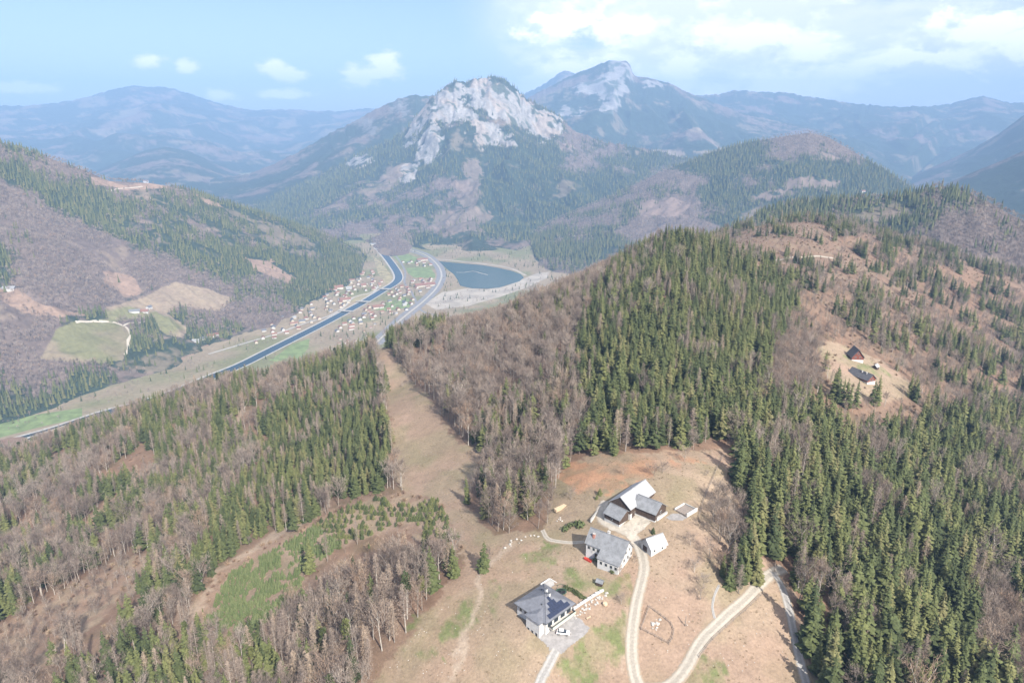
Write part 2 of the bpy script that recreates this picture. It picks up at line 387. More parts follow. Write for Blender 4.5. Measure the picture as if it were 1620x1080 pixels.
# ------------------------------------------------------------------ hills and mountains farther off
def interp_line(line, a):
    L = np.array(sorted(line)); return np.interp(a, L[:, 0], L[:, 1])
class Ridge:
    """a real heightfield hill whose crest runs through surveyed points; r is the horizontal distance of the crest"""
    def __init__(s, name, crest, r_c, r_b, seed, spur=0.10, back=0.55, power=1.25, smooth_px=10, z_b=-15.0, crest_noise=0.0, r_ext=1.0):
        s.name, s.seed, s.spur, s.back, s.power, s.z_b, s.r_ext = name, seed, spur, back, power, z_b, r_ext
        cp = np.array(crest, float)
        d = pix_dir(cp[:, 0], cp[:, 1]); az = np.arctan2(d[:, 0], d[:, 1]); el = d[:, 2] / np.hypot(d[:, 0], d[:, 1])
        s.az0, s.az1 = az.min(), az.max()
        s.azs = np.linspace(s.az0, s.az1, 1600)
        rc = np.interp(s.azs, az, cp[:, 2]) if cp.shape[1] > 2 else np.full(1600, float(r_c))
        zc = CAM_Z + np.interp(s.azs, az, el) * rc
        kk = np.hanning(2 * smooth_px + 1); kk /= kk.sum()
        zc = np.convolve(np.pad(zc, smooth_px, 'edge'), kk, 'valid')
        kw = np.hanning(161); kw /= kw.sum(); s.zs = np.convolve(np.pad(zc, 80, 'edge'), kw, 'valid')
        zc = zc + crest_noise * (fbm(s.azs * 260, s.azs * 0 + seed, seed, 4) - 0.5)
        s.zc, s.rc = zc, rc
        s.rb = r_b
    def height(s, x, y):
        a = np.arctan2(x, y); r = np.hypot(x, y)
        rc = np.interp(a, s.azs, s.rc); rb = s.rb if np.isscalar(s.rb) else np.interp(a, s.rb[0], s.rb[1])
        zc = np.interp(a, s.azs, s.zc); zs = np.interp(a, s.azs, s.zs)
        # spurs and gullies: the slope is warped sideways and broken by ridged noise that grows away from the crest
        H = np.maximum(zc - s.z_b, 30.0); L = rc - rb
        t = (rc - r) / L; zc = zc + (zs - zc) * sstep(0.02, 0.30, np.abs(t)); H = np.maximum(zc - s.z_b, 30.0)
        sc_ = 0.28 * L
        wx = (fbm(x / sc_, y / sc_, s.seed + 3, 3) - 0.5) * 0.9
        rd = ridged(x / sc_ + wx, y / (2.2 * sc_) + wx, s.seed, 5)
        rd2 = fbm(x / (sc_ * 0.22), y / (sc_ * 0.22), s.seed + 9, 4)
        g = 1 - np.power(np.clip(1 - t, 0, 1), s.power); g = g + np.clip(t - 1, 0, 9) * 0.6
        front = zc - H * g
        env = sstep(0.0, 0.30, t) * (1 - 0.6 * sstep(0.75, 1.1, t))
        front = front + H * env * ((rd - 0.62) * s.spur * 2.4 + (rd2 - 0.5) * s.spur * 0.55)
        bk = zc - (r - rc) * s.back * (0.8 + 0.5 * rd2)
        z = np.where(r < rc, front, bk)
        return np.maximum(z, -30.0)
    def grid(s, nc, nr, f_front=1.12, back_m=0.18):
        az = np.linspace(s.az0, s.az1, nc)
        rc = np.interp(az, s.azs, s.rc); rb = s.rb if np.isscalar(s.rb) else np.interp(az, s.rb[0], s.rb[1])
        t = np.concatenate([np.linspace(-back_m, 0, max(6, nr // 8))[:-1], np.linspace(0, 1, nr) ** 1.15 * f_front])
        rr = rc[None] - t[:, None] * (rc - rb)[None]
        x = rr * np.sin(az)[None]; y = rr * np.cos(az)[None]
        return x.ravel(), y.ravel(), t, len(t), nc
    def build(s, nc, nr, material, colour, label, f_front=1.12):
        x, y, t, nt, ncol = s.grid(nc, nr, f_front)
        z = s.height(x, y)
        me = mesh_np(s.name, np.stack([x, y, z], -1), grid_faces(nt, ncol), [material])
        n = np.zeros(len(x) * 3, np.float32); me.vertices.foreach_get('normal', n)
        set_col(me, 'cover', colour(x, y, z, n.reshape(-1, 3)))
        o = link(s.name, me); tag(o, label, kind='structure')
        return o

DARK = np.array([0.030, 0.046, 0.028]); BROWN = np.array([0.138, 0.106, 0.090]); GRASS = np.array([0.175, 0.170, 0.085]); DRYG = np.array([0.25, 0.195, 0.14]); ROCK = np.array([0.27, 0.255, 0.24])
def wood_colour(x, y, z, n, s, seed, dark=0.5, clear=0.62, warm=1.0):
    a = fbm(x / s, y / s, seed, 5)[:, None]; b = fbm(x / (s * 0.6), y / (s * 0.6), seed + 5, 4)[:, None]
    f = fbm(x / (s * 0.06), y / (s * 0.06), seed + 8, 3)[:, None]
    h = fbm(x / (s * 0.22), y / (s * 0.22), seed + 11, 4)[:, None]
    c = BROWN * warm + (DARK - BROWN * warm) * sstep(dark + 0.07, dark - 0.07, a + 0.25 * (f - 0.5) + 0.34 * (h - 0.5))
    c = c * (0.7 + 0.6 * f)
    cl = sstep(clear - 0.02, clear + 0.07, b + 0.22 * (f - 0.5))
    return c + (DRYG * 0.9 - c) * cl * 0.6

def pix_mask(x, y, z, polys, jit, seed):
    px, py, dep = to_pix(x, y, z)
    qx = px + (fbm(x / jit[2], y / jit[2], seed, 4) - 0.5) * jit[0]; qy = py + (fbm(x / jit[2] + 9, y / jit[2], seed + 1, 4) - 0.5) * jit[1]
    r = np.zeros(len(x), bool)
    for p in polys: r |= in_poly(qx, qy, p)
    return r[:, None]

def _az(px, py=400):
    d = pix_dir(px, py); return math.atan2(d[0], d[1])
# the wooded slope on the far side of the valley (left)
_bl = [(-400,700),(-100,690),(0,668),(100,640),(200,606),(280,585),(330,558),(390,535),(440,528),(470,497),(500,476),(540,462),(575,440),(590,425),(640,424)]
_bp = floor_pt(np.array([p[0] for p in _bl]), np.array([p[1] for p in _bl]))
LEFT = Ridge('valley_hillside', [(-400,120,2500),(-200,165,2550),(0,225,2600),(50,240,2600),(100,258,2620),(140,272,2640),(170,286,2660),(240,290,2660),(300,301,2680),(350,318,2700),(400,333,2720),(450,350,2740),(500,366,2750),(540,382,2760),(570,396,2780),(590,415,2800),(610,432,2820)], None,
             (np.arctan2(_bp[:, 0], _bp[:, 1]), np.hypot(_bp[:, 0], _bp[:, 1])), 51, spur=0.07, power=1.15, z_b=-4.0)
L_FIELD = [[(165,488),(225,470),(275,446),(330,458),(372,472),(345,492),(310,490),(285,484),(262,497),(300,520),(290,535),(262,530),(240,500),(205,505),(175,510)]]
L_MEAD = [[(62,568),(92,520),(120,507),(175,505),(203,520),(208,545),(195,570),(140,575),(100,572)]]
L_BARE = [[(0,455),(30,462),(70,480),(110,495),(140,500),(90,505),(40,490),(0,475)],[(165,430),(215,440),(228,468),(195,470),(170,448)],[(380,405),(430,412),(470,440),(455,450),(410,430)],[(140,280),(185,290),(255,288),(262,300),(200,298),(150,296)],[(300,306),(345,320),(362,330),(330,326)],[(295,560),(350,540),(400,530),(430,530),(330,600),(280,600)]]
def left_colour(x, y, z, n):
    c = wood_colour(x, y, z, n, 260, 61, 0.53, 0.72)
    f = fbm(x / 14, y / 14, 63, 3)[:, None]
    c = np.where(pix_mask(x, y, z, L_BARE, (24, 14, 50), 64), np.array([0.25, 0.175, 0.13]) * (0.75 + 0.5 * f), c)
    c = np.where(pix_mask(x, y, z, L_FIELD, (8, 4, 40), 66), GRASS * (0.85 + 0.3 * f) + (DRYG - GRASS) * sstep(0.45, 0.6, fbm(x / 90, y / 90, 67, 2))[:, None], c)
    c = np.where(pix_mask(x, y, z, L_MEAD, (6, 3, 40), 68), GRASS * 0.9 + (DRYG - GRASS) * 0.7 * sstep(0.42, 0.6, fbm(x / 80, y / 80, 69, 2))[:, None], c)
    return c
LEFT.build(520, 300, M_SLOPE, left_colour, 'brown and dark green wooded hillside across the valley')

# low wooded hill behind the lake
LAKEHILL = Ridge('lakeside_hill', [(520,392,3200),(560,386,3200),(600,372,3200),(622,354,3250),(650,370,3250),(690,384,3250),(740,374,3300),(790,372,3400),(850,388,3300),(900,405,3200),(960,420,3200)], None, 2700, 71, spur=0.05, z_b=-6)
LAKEHILL.build(220, 90, M_SLOPE, lambda x, y, z, n: wood_colour(x, y, z, n, 180, 72, 0.46, 0.60), 'low brown wooded hill behind the blue lake')
# long spur on the right, behind the near hill
MIDHILL = Ridge('wooded_spur', [(640,470,3000),(720,428,3100),(800,392,3200),(870,352,3300),(950,318,3400),(1050,270,3500),(1130,240,3600),(1180,226,3600),(1240,216,3600),(1280,210,3600),(1310,217,3600),(1350,240,3550),(1380,258,3500),(1410,275,3450),(1450,300,3400),(1520,340,3300),(1620,400,3200),(1750,460,3100)], None, 2300, 81, spur=0.09, z_b=-10)
M_BARE = [[(1235,300),(1250,282),(1290,280),(1325,286),(1322,297),(1270,300)],[(1000,325),(1060,312),(1100,320),(1080,345),(1020,345)],[(1180,312),(1240,300),(1260,305),(1200,320)],[(1300,238),(1320,245),(1330,256),(1300,250)]]
def mid_colour(x, y, z, n):
    c = wood_colour(x, y, z, n, 330, 82, 0.58, 0.72)
    return np.where(pix_mask(x, y, z, M_BARE, (40, 20, 60), 84), c * 0.25 + 0.75 * np.array([0.225, 0.165, 0.138]), c)
MIDHILL.build(520, 170, M_SLOPE, mid_colour, 'long wooded spur behind the spruce hill with felled patches')
# nearer ridge on the right
NEARRIDGE = Ridge('forest_ridge', [(1040,430,1650),(1090,406,1700),(1130,378,1700),(1170,352,1720),(1200,338,1750),(1250,322,1800),(1330,316,1800),(1400,314,1800),(1450,305,1800),(1490,294,1800),(1530,304,1780),(1560,317,1760),(1600,340,1740),(1640,358,1720),(1760,410,1700),(2000,520,1600)], None, 1150, 91, spur=0.08, z_b=130)
NEARRIDGE.build(420, 140, M_SLOPE, lambda x, y, z, n: wood_colour(x, y, z, n, 150, 92, 0.50, 0.64), 'dark spruce ridge beyond the right farm clearing', 1.35)
# the limestone mountain
LIME = Ridge('limestone_mountain', [(250,372,4700),(330,346,4700),(420,316,4800),(480,290,4900),(540,258,5000),(580,238,5000),(615,224,5000),(640,208,5000),(652,192,5000),(664,176,5000),(680,158,5000),(697,143,5000),(710,132,5000),(724,127,5020),(738,131,5030),(752,125,5030),(775,121,5030),(795,125,5020),(812,136,5000),(824,150,5000),(840,160,4980),(858,170,4950),(880,182,4900),(895,193,4850),(905,206,4800),(960,225,4700),(1040,240,4600),(1130,262,4500),(1250,300,4400),(1400,350,4300)], None, 2900, 101, spur=0.11, power=1.45, smooth_px=5, crest_noise=30)
CLIFFS = [[(640,212),(655,190),(672,168),(697,144),(724,130),(738,133),(730,150),(735,165),(712,176),(700,190),(668,196),(655,214),(648,226)],
 [(738,134),(775,123),(812,138),(826,153),(850,170),(885,188),(892,205),(880,218),(862,224),(838,210),(815,196),(790,190),(770,176),(748,168),(735,150)],
 [(700,182),(735,165),(748,175),(762,190),(790,198),(806,215),(820,232),(800,232),(782,224),(770,232),(752,233),(742,215),(748,196),(728,190),(705,200)],
 [(672,208),(685,192),(698,205),(710,224),(698,240),(682,256),(664,254),(660,236),(664,222)],
 [(634,222),(650,214),(654,230),(640,234)],[(636,268),(652,256),(664,262),(658,284),(640,290)],[(545,258),(575,246),(590,250),(575,262),(555,266)]]
LIME_BARE = [[(590,300),(625,262),(650,252),(640,280),(610,305),(565,330)],[(680,350),(720,330),(760,330),(790,345),(740,372),(680,372)],[(725,320),(738,250),(756,250),(764,290),(748,330)],[(884,230),(915,238),(900,246)]]
def lime_height(x, y, base):
    px, py, dep = to_pix(x, y, base)
    m = np.zeros(len(x))
    for p in CLIFFS[:6]: m = np.maximum(m, in_poly(px, py, p).astype(float))
    az = np.arctan2(x, y) * 5000; r = np.hypot(x, y); w = (fbm(x / 160, y / 160, 139, 3) - 0.5) * 150
    cr = ridged((az + w + 0.35 * r) / 95, r / 420, 140, 4); cr2 = ridged((az + w * .5) / 34, r / 120, 141, 4)
    return base + m * ((cr - 0.6) * 52 + (cr2 - 0.6) * 20)
def lime_colour(x, y, z, n):
    c = wood_colour(x, y, z, n, 420, 102, 0.68, 0.74)
    r = pix_mask(x, y, z, CLIFFS, (34, 26, 60), 104)
    az = np.arctan2(x, y) * 5000; rr = np.hypot(x, y); w = (fbm(x / 160, y / 160, 139, 3) - 0.5) * 150
    f = fbm((az + w) / 16, rr / 70, 106, 4)[:, None]; f2 = fbm((az + w + .4 * rr) / 60, rr / 160, 107, 4)[:, None]
    rock = ROCK * (0.62 + 0.75 * f); rock = rock + (np.array([0.34, 0.26, 0.20]) - rock) * 0.5 * sstep(0.5, 0.7, f2)
    tr = 0.85 * sstep(0.60, 0.66, fbm((az + w + .5 * rr) / 42, rr / 90, 108, 4)[:, None] + 0.10 * (f2 - 0.5))
    rock = rock + (DARK * 1.4 - rock) * tr
    c = np.where(r, rock, c)
    b = pix_mask(x, y, z, LIME_BARE, (46, 34, 70), 110)
    return np.where(b & ~r, c * 0.35 + 0.65 * np.array([0.215, 0.160, 0.130]) * (0.6 + 0.8 * f), c)
_lh = LIME.height
LIME.height = lambda x, y: lime_height(x, y, _lh(x, y))
LIME.build(640, 300, M_MOUNT, lime_colour, 'mountain with pale limestone cliffs above dark forest')
# shoulder left of the limestone mountain
SHOULDER = Ridge('rocky_shoulder', [(200,330,6300),(300,288,6300),(400,274,6400),(470,242,6400),(520,212,6500),(545,200,6500),(575,184,6500),(600,170,6500),(630,156,6500),(655,151,6500),(690,152,6500),(740,165,6500),(800,190,6500)], None, 3800, 121, spur=0.10, crest_noise=25)
SHOULDER.spur = 0.16
SHOULDER.build(220, 110, M_MOUNT, lambda x, y, z, n: np.where(pix_mask(x, y, z, [[(618,160),(640,158),(650,172),(640,190),(625,178)],[(560,185),(580,182),(600,205),(580,215)],[(530,200),(550,198),(548,210)]], (46, 34, 70), 3), ROCK * 0.55 * (0.6 + 0.8 * fbm(x / 50, y / 50, 5, 4))[:, None], wood_colour(x, y, z, n, 300, 122, 0.62, 0.69)), 'wooded shoulder with small crags left of the limestone mountain')
# the highest summit
SUMMIT = Ridge('summit_mountain', [(640,260,7600),(740,215,8000),(800,182,8300),(840,152,8400),(862,141,8500),(885,129,8500),(910,117,8500),(930,109,8500),(947,102,8500),(965,96,8500),(980,97,8500),(992,98,8500),(997,104,8480),(1000,114,8450),(1005,121,8450),(1030,124,8450),(1060,132,8450),(1090,147,8400),(1130,163,8400),(1180,182,8300),(1240,194,8200),(1300,206,8000),(1350,218,7900),(1430,262,7600),(1500,300,7300)], None, 4200, 131, spur=0.10, power=1.3, smooth_px=3, crest_noise=22)
SUMMIT.spur = 0.17
S_CLIFF = [[(968,100),(992,99),(999,116),(996,122),(990,150),(984,164),(968,166),(950,152),(930,150),(915,146),(920,130),(948,122),(964,116)],[(950,165),(985,160),(975,178),(950,180)],[(886,170),(925,172),(922,185),(892,182)],[(1020,128),(1040,130),(1042,140),(1018,138)]]
S_MEAD = [[(990,244),(1040,236),(1085,240),(1075,256),(1040,254),(1000,254)],[(1090,240),(1180,232),(1200,240),(1130,246)],[(1085,205),(1105,200),(1110,212)]]
def summit_colour(x, y, z, n):
    c = wood_colour(x, y, z, n, 330, 132, 0.66, 0.69)
    f = fbm(x / 60, y / 60, 133, 4)[:, None]
    rk = ROCK * (0.65 + 0.5 * f); tr = 0.8 * sstep(0.54, 0.62, fbm(x / 90, y / 160, 138, 4))[:, None]; rk = rk + (DARK * 1.5 - rk) * tr
    c = np.where(pix_mask(x, y, z, S_CLIFF, (34, 24, 110), 134), rk, c)
    return np.where(pix_mask(x, y, z, S_MEAD, (14, 6, 130), 136), DRYG, c)
SUMMIT.build(420, 200, M_MOUNT, summit_colour, 'highest mountain with a pale cliff below its flat summit')
# blue ridges far to the right
RB1 = Ridge('valley_flank', [(1380,330,4600),(1430,315,4600),(1480,300,4600),(1530,276,4600),(1580,256,4600),(1620,238,4600),(1700,200,4600),(1900,140,4600)], None, 2600, 151, spur=0.07)
RB1.build(160, 70, M_MOUNT, lambda x, y, z, n: wood_colour(x, y, z, n, 400, 152, 0.62, 0.72), 'shaded blue mountain flank at the right edge')
RB2 = Ridge('distant_flank', [(1330,345,7000),(1400,300,7000),(1440,280,7000),(1490,258,7000),(1540,235,7000),(1580,212,7000),(1620,182,7000),(1700,140,7000),(1900,100,7000)], None, 4600, 161, spur=0.09)
RB2.build(160, 80, M_MOUNT, lambda x, y, z, n: wood_colour(x, y, z, n, 450, 162, 0.68, 0.72), 'hazy wooded mountain flank above the right valley')
RF = Ridge('far_ridge', [(780,200,11500),(832,148,11500),(860,134,11500),(880,120,11500),(893,112,11500),(905,114,11500),(930,130,11500),(1000,150,11000),(1060,148,11000),(1100,151,10500),(1130,150,10500),(1165,143,10500),(1210,146,10500),(1250,147,10500),(1272,153,10500),(1310,157,10500),(1340,163,10500),(1380,166,10500),(1400,168,10500),(1450,169,10500),(1500,165,11500),(1530,157,11500),(1552,152,11500),(1575,157,11500),(1600,163,11500),(1700,160,11500),(1900,170,11500)], None, 6500, 171, spur=0.09, crest_noise=40)
RF.spur = 0.17
RF.build(380, 110, M_MOUNT, lambda x, y, z, n: wood_colour(x, y, z, n, 340, 172, 0.66, 0.66), 'long blue wooded ridge under the clouds on the right')
FL = Ridge('far_mountain', [(-400,200,13000),(-150,180,13000),(0,168,13000),(60,166,13000),(100,162,13000),(150,150,13000),(185,140,13000),(205,136,13000),(235,138,13000),(262,138,13000),(285,144,13000),(310,152,13000),(350,165,13000),(400,175,13000),(440,173,13000),(470,173,13000),(500,176,13000),(530,176,13000),(585,171,13000),(650,178,13000),(760,190,13000),(900,200,13000)], None, 7500, 181, spur=0.10, crest_noise=40)
FL.spur = 0.19
FL.build(400, 130, M_MOUNT, lambda x, y, z, n: wood_colour(x, y, z, n, 420, 182, 0.66, 0.62), 'hazy blue mountain on the left horizon')
FL2 = Ridge('foothill', [(-200,330,7600),(0,300,7600),(140,275,7600),(180,258,7600),(230,238,7600),(260,232,7600),(300,240,7600),(340,258,7600),(400,285,7600),(450,300,7600),(520,300,7600),(600,290,7600)], None, 4600, 191, spur=0.09)
FL2.build(220, 70, M_MOUNT, lambda x, y, z, n: wood_colour(x, y, z, n, 300, 192, 0.64, 0.65), 'hazy foothill in front of the far left mountain')
# ------------------------------------------------------------------ valley floor, water, roads
def simple(name, rgb, rough=0.85, var=0.25, scale=1.0, spec=0.2, bump=0.0, metal=0.0):
    m, k, b = mat(name)
    pos = k.n('ShaderNodeNewGeometry').outputs['Position']
    n = k.noise(pos, scale, 5, 0.6)
    lo = tuple(c * (1 - var) for c in rgb) + (1,); hi = tuple(min(1, c * (1 + var)) for c in rgb) + (1,)
    k.l(k.mix(k.smooth(n, 0.3, 0.7), lo, hi), b.inputs['Base Color'])
    b.inputs['Roughness'].default_value = rough; b.inputs['Specular IOR Level'].default_value = spec; b.inputs['Metallic'].default_value = metal
    if bump:
        bp = k.n('ShaderNodeBump'); bp.inputs['Distance'].default_value = bump; k.l(n, bp.inputs['Height']); k.l(bp.outputs[0], b.inputs['Normal'])
    return m
M_FIELD = simple('field_grass', (0.16, 0.205, 0.085), scale=0.05)
M_FIELD2 = simple('field_dry', (0.28, 0.24, 0.14), scale=0.05)
M_CONC = simple('concrete', (0.36, 0.345, 0.32), scale=0.2, var=0.15)
M_ASPH = simple('asphalt', (0.20, 0.20, 0.21), scale=0.1, var=0.15)
M_GRAV = simple('gravel', (0.43, 0.385, 0.32), scale=0.6, var=0.18, bump=0.05)
M_GRAVD = simple('gravel_dark', (0.265, 0.25, 0.24), scale=0.8, var=0.15, bump=0.04)
M_SAND = simple('pale_gravel_pit', (0.33, 0.295, 0.25), scale=0.02, var=0.2)
def water_mat(name, rgb):
    m, k, b = mat(name)
    b.inputs['Base Color'].default_value = rgb + (1,); b.inputs['Roughness'].default_value = 0.18; b.inputs['Specular IOR Level'].default_value = 0.5
    pos = k.n('ShaderNodeNewGeometry').outputs['Position']
    bp = k.n('ShaderNodeBump'); bp.inputs['Distance'].default_value = 0.25; bp.inputs['Strength'].default_value = 0.4
    k.l(k.noise(pos, 0.35, 3), bp.inputs['Height']); k.l(bp.outputs[0], b.inputs['Normal'])
    return m
M_LAKE = water_mat('lake_water', (0.020, 0.062, 0.070)); M_CANAL = water_mat('canal_water', (0.022, 0.038, 0.042))

def build_floor():
    n = 260
    u = np.linspace(-1, 1, n); g = np.sign(u) * np.abs(u) ** 2.6 * 15500
    gx, gy = np.meshgrid(g, g + 0.0); gy = gy + 1900
    x = gx.ravel(); y = gy.ravel(); keep = slice(None)
    me = mesh_np('valley_floor', np.stack([x, y, np.zeros(len(x))], -1), grid_faces(n, n), [M_SLOPE])
    f = fbm(x / 60, y / 60, 201, 4)[:, None]; c = np.array([0.255, 0.205, 0.140]) * (0.8 + 0.4 * f)
    c = c + (np.array([0.17, 0.17, 0.085]) - c) * sstep(0.48, 0.6, fbm(x / 150, y / 150, 203, 3))[:, None]
    set_col(me, 'cover', c)
    tag(link('valley_floor', me), 'flat valley floor with fields and the village', kind='structure')
build_floor()
def sheet(name, pix, z, material, label=None):
    """flat polygon on the valley floor"""
    P = floor_pt(np.array([p[0] for p in pix], float), np.array([p[1] for p in pix], float)); P[:, 2] = z
    me = bpy.data.meshes.new(name); me.from_pydata([tuple(p) for p in P], [], [list(range(len(P)))]); me.materials.append(material); me.update()
    if me.polygons[0].normal.z < 0: me.flip_normals()
    return tag(link(name, me), label, kind='structure')
def smooth_line(P, step):
    """Catmull-Rom resampled polyline (n,k)"""
    P = np.asarray(P, float); Q = np.vstack([2 * P[0] - P[1], P, 2 * P[-1] - P[-2]]); out = []
    for i in range(1, len(Q) - 2):
        p0, p1, p2, p3 = Q[i - 1:i + 3]; n = max(2, int(np.linalg.norm(p2[:2] - p1[:2]) / step)); t = np.linspace(0, 1, n, endpoint=False)[:, None]
        out.append(0.5 * (2 * p1 + (p2 - p0) * t + (2 * p0 - 5 * p1 + 4 * p2 - p3) * t ** 2 + (3 * p1 - p0 - 3 * p2 + p3) * t ** 3))
    out.append(Q[-2:-1]); return np.vstack(out)
def ribbon(name, C, width, z, material, label=None, off=0.0):
    """a strip along the centreline C (xy); z a number or a function of (x, y)"""
    C = np.asarray(C)[:, :2]; T = np.gradient(C, axis=0); T /= np.linalg.norm(T, axis=1, keepdims=True); N = np.stack([-T[:, 1], T[:, 0]], -1)
    w = np.broadcast_to(np.asarray(width, float), (len(C),))
    cols = np.linspace(-0.5, 0.5, 2 if not callable(z) else 6)
    V = np.stack([C + N * (off + w[:, None] * c) for c in cols], 1)
    zz = z(V[..., 0], V[..., 1]) if callable(z) else np.full(V.shape[:2], z)
    V = np.concatenate([V, zz[..., None]], -1).reshape(-1, 3)
    me = mesh_np(name, V, grid_faces(len(C), len(cols))[:, ::-1], [material])
    return tag(link(name, me), label, kind='structure')
def floor_line(pix, step=20):
    P = floor_pt(np.array([p[0] for p in pix], float), np.array([p[1] for p in pix], float)); return smooth_line(P[:, :2], step)
CANAL = floor_line([(-60,722),(0,704),(50,690),(95,677),(160,655),(250,630),(340,594),(380,578),(430,553),(500,518),(540,497),(575,478),(608,458),(622,450),(630,442),(629,432),(618,415),(606,400),(598,391)], 25)
ribbon('canal', CANAL, 25, 0.30, M_CANAL, 'blue power canal running through the village')
ribbon('canal_bank', CANAL, 6, 0.34, M_CONC, 'pale concrete bank on the far side of the canal', off=15.6)
ribbon('canal_path', CANAL, 4, 0.34, M_CONC, 'pale path along the near side of the canal', off=-14.6)
ribbon('highway', floor_line([(585,545),(620,512),(640,495),(660,480),(680,462),(690,448),(694,434),(688,420),(672,406),(650,398),(620,393),(590,388)], 25), 13, 0.30, M_ASPH, 'dual carriageway curving past the lake, near lanes')
ribbon('highway_lanes', floor_line([(600,545),(634,512),(656,493),(674,478),(692,460),(700,447),(703,434),(697,419),(680,404),(655,395),(620,390),(590,385)], 25), 13, 0.30, M_ASPH, 'dual carriageway curving past the lake, far lanes')
ribbon('central_reserve', floor_line([(592,545),(627,512),(648,494),(667,479),(686,461),(695,447.5),(698.5,434),(692.5,419.5),(676,405),(652.5,396.5),(620,391.5),(590,386.5)], 25), 6, 0.36, M_CONC, 'pale strip between the two carriageways')
ribbon('village_road', floor_line([(700,500),(668,492),(655,470),(650,460),(640,447),(641,430),(632,412),(620,400),(600,391)], 25), 7, 0.24, M_ASPH, 'village road between canal and highway')
ribbon('valley_road', floor_line([(330,560),(380,545),(440,527),(480,512),(520,500),(545,485),(560,470),(590,462),(600,450)], 25), 7, 0.24, M_CONC, 'pale road along the foot of the wooded hillside')
ribbon('river_road', floor_line([(-80,735),(0,709),(60,693),(110,676)], 25), 7, 0.4, M_CONC, 'pale road beside the water at the left edge', off=14)
sheet('lake', [(694,413),(712,415),(735,417),(760,419),(785,423),(808,428),(824,434),(829,439),(822,445),(806,450),(790,455),(770,457),(745,456),(728,452),(724,443),(718,434),(706,425)], 0.30, M_LAKE, 'dark blue lake in the valley')
sheet('gravel_shore', [(700,462),(740,456),(770,458),(800,453),(828,441),(850,432),(870,430),(865,440),(830,456),(790,470),(740,484),(690,490),(672,480)], 0.12, M_SAND, 'pale gravel ground below the lake')
ribbon('lake_shore', floor_line([(690,410),(735,414),(785,420),(812,426),(832,436)], 20), 12, 0.34, M_SAND, 'pale far shore of the lake')
ribbon('lake_spit', floor_line([(722,431),(735,431),(748,429),(760,432),(772,435)], 15), 4.5, 0.36, M_SAND, 'thin pale spit reaching into the lake')
for pix, m_, lab in (([(615,396),(640,399),(666,410),(655,417),(632,416),(622,406)], M_FIELD, 'green field between canal and highway beyond the village'),
    ([(642,424),(680,423),(689,434),(688,440),(655,439),(645,432)], M_FIELD, 'green field inside the highway curve'),
    ([(440,561),(462,545),(490,535),(488,550),(475,566),(445,572),(425,570)], M_FIELD, 'bright green field on the near side of the canal'),
    ([(552,470),(585,462),(612,448),(592,463),(575,474),(556,478)], M_FIELD2, 'dry field on the far bank of the canal'),
    ([(598,482),(640,470),(652,474),(648,486),(610,492),(594,490)], M_FIELD, 'green strip of land between the village houses'),
    ([(-60,690),(0,668),(60,655),(130,645),(130,660),(60,676),(0,692)], M_FIELD, 'pale green meadow beside the canal at the left edge'),
    ([(590,405),(604,415),(622,440),(612,450),(598,432)], M_FIELD2, 'dry field beside the canal bend')):
    sheet('field', pix, 0.08, m_, lab)
# small bridges over the canal
for (px, py) in ((611, 456.5), (575, 478), (548, 494), (601, 394)):
    c = floor_pt(np.array(px), np.array(py)); i = int(np.argmin(np.hypot(CANAL[:, 0] - c[0], CANAL[:, 1] - c[1]))); i = min(max(i, 1), len(CANAL) - 2)
    T = CANAL[i + 1] - CANAL[i - 1]; a = math.atan2(T[1], T[0])
    root = bpy.data.objects.new('canal_bridge', None); COL.objects.link(root); root.location = (CANAL[i][0], CANAL[i][1], 0.4); root.rotation_euler = (0, 0, a)
    def bx(n, sx, sy, sz, cx, cy, cz):
        v = [(cx + sx * p / 2, cy + sy * q / 2, cz + sz * w / 2) for p in (-1, 1) for q in (-1, 1) for w in (-1, 1)]
        me = bpy.data.meshes.new(n); me.from_pydata(v, [], [(0,1,3,2),(4,6,7,5),(0,4,5,1),(2,3,7,6),(0,2,6,4),(1,5,7,3)]); me.materials.append(M_CONC); me.update(); return link(n, me, root)
    bx('deck', 7, 46, 1.0, 0, 0, 2.0); bx('parapet', 0.5, 46, 1.0, -3.3, 0, 3.0); bx('parapet', 0.5, 46, 1.0, 3.3, 0, 3.0)
    tag(root, {611: 'bridge over the canal at its bend', 575: 'middle bridge over the straight canal', 548: 'nearest bridge over the canal between the houses', 601: 'farthest bridge at the upper end of the canal'}[px], 'bridge', 'bridges over the canal')
# ------------------------------------------------------------------ tree materials and prototypes
def leaf_mat(name, stops, rough=0.8, tl=0.0):
    """colour varies from tree to tree and over the crown"""
    m, k, b = mat(name)
    oi = k.n('ShaderNodeObjectInfo'); rp = k.n('ShaderNodeValToRGB')
    els = rp.color_ramp.elements
    while len(els) < len(stops): els.new(0.5)
    for e, (p, c) in zip(els, stops): e.position = p; e.color = c + (1,)
    k.l(oi.outputs['Random'], rp.inputs[0])
    tc = k.n('ShaderNodeTexCoord'); n = k.noise(tc.outputs['Object'], 1.1, 4, 0.6)
    hs = k.n('ShaderNodeHueSaturation'); k.l(rp.outputs[0], hs.inputs['Color']); k.l(k.smooth(n, 0.25, 0.75, 0.6, 1.4), hs.inputs['Value'])
    k.l(hs.outputs[0], b.inputs['Base Color']); b.inputs['Roughness'].default_value = rough
    if tl:
        o = [q for q in k.t.nodes if q.type == 'OUTPUT_MATERIAL'][0]
        t = k.n('ShaderNodeBsdfTranslucent'); k.l(hs.outputs[0], t.inputs[0]); mx = k.n('ShaderNodeMixShader'); mx.inputs[0].default_value = tl
        k.l(b.outputs[0], mx.inputs[1]); k.l(t.outputs[0], mx.inputs[2]); k.l(mx.outputs[0], o.inputs[0])
    return m
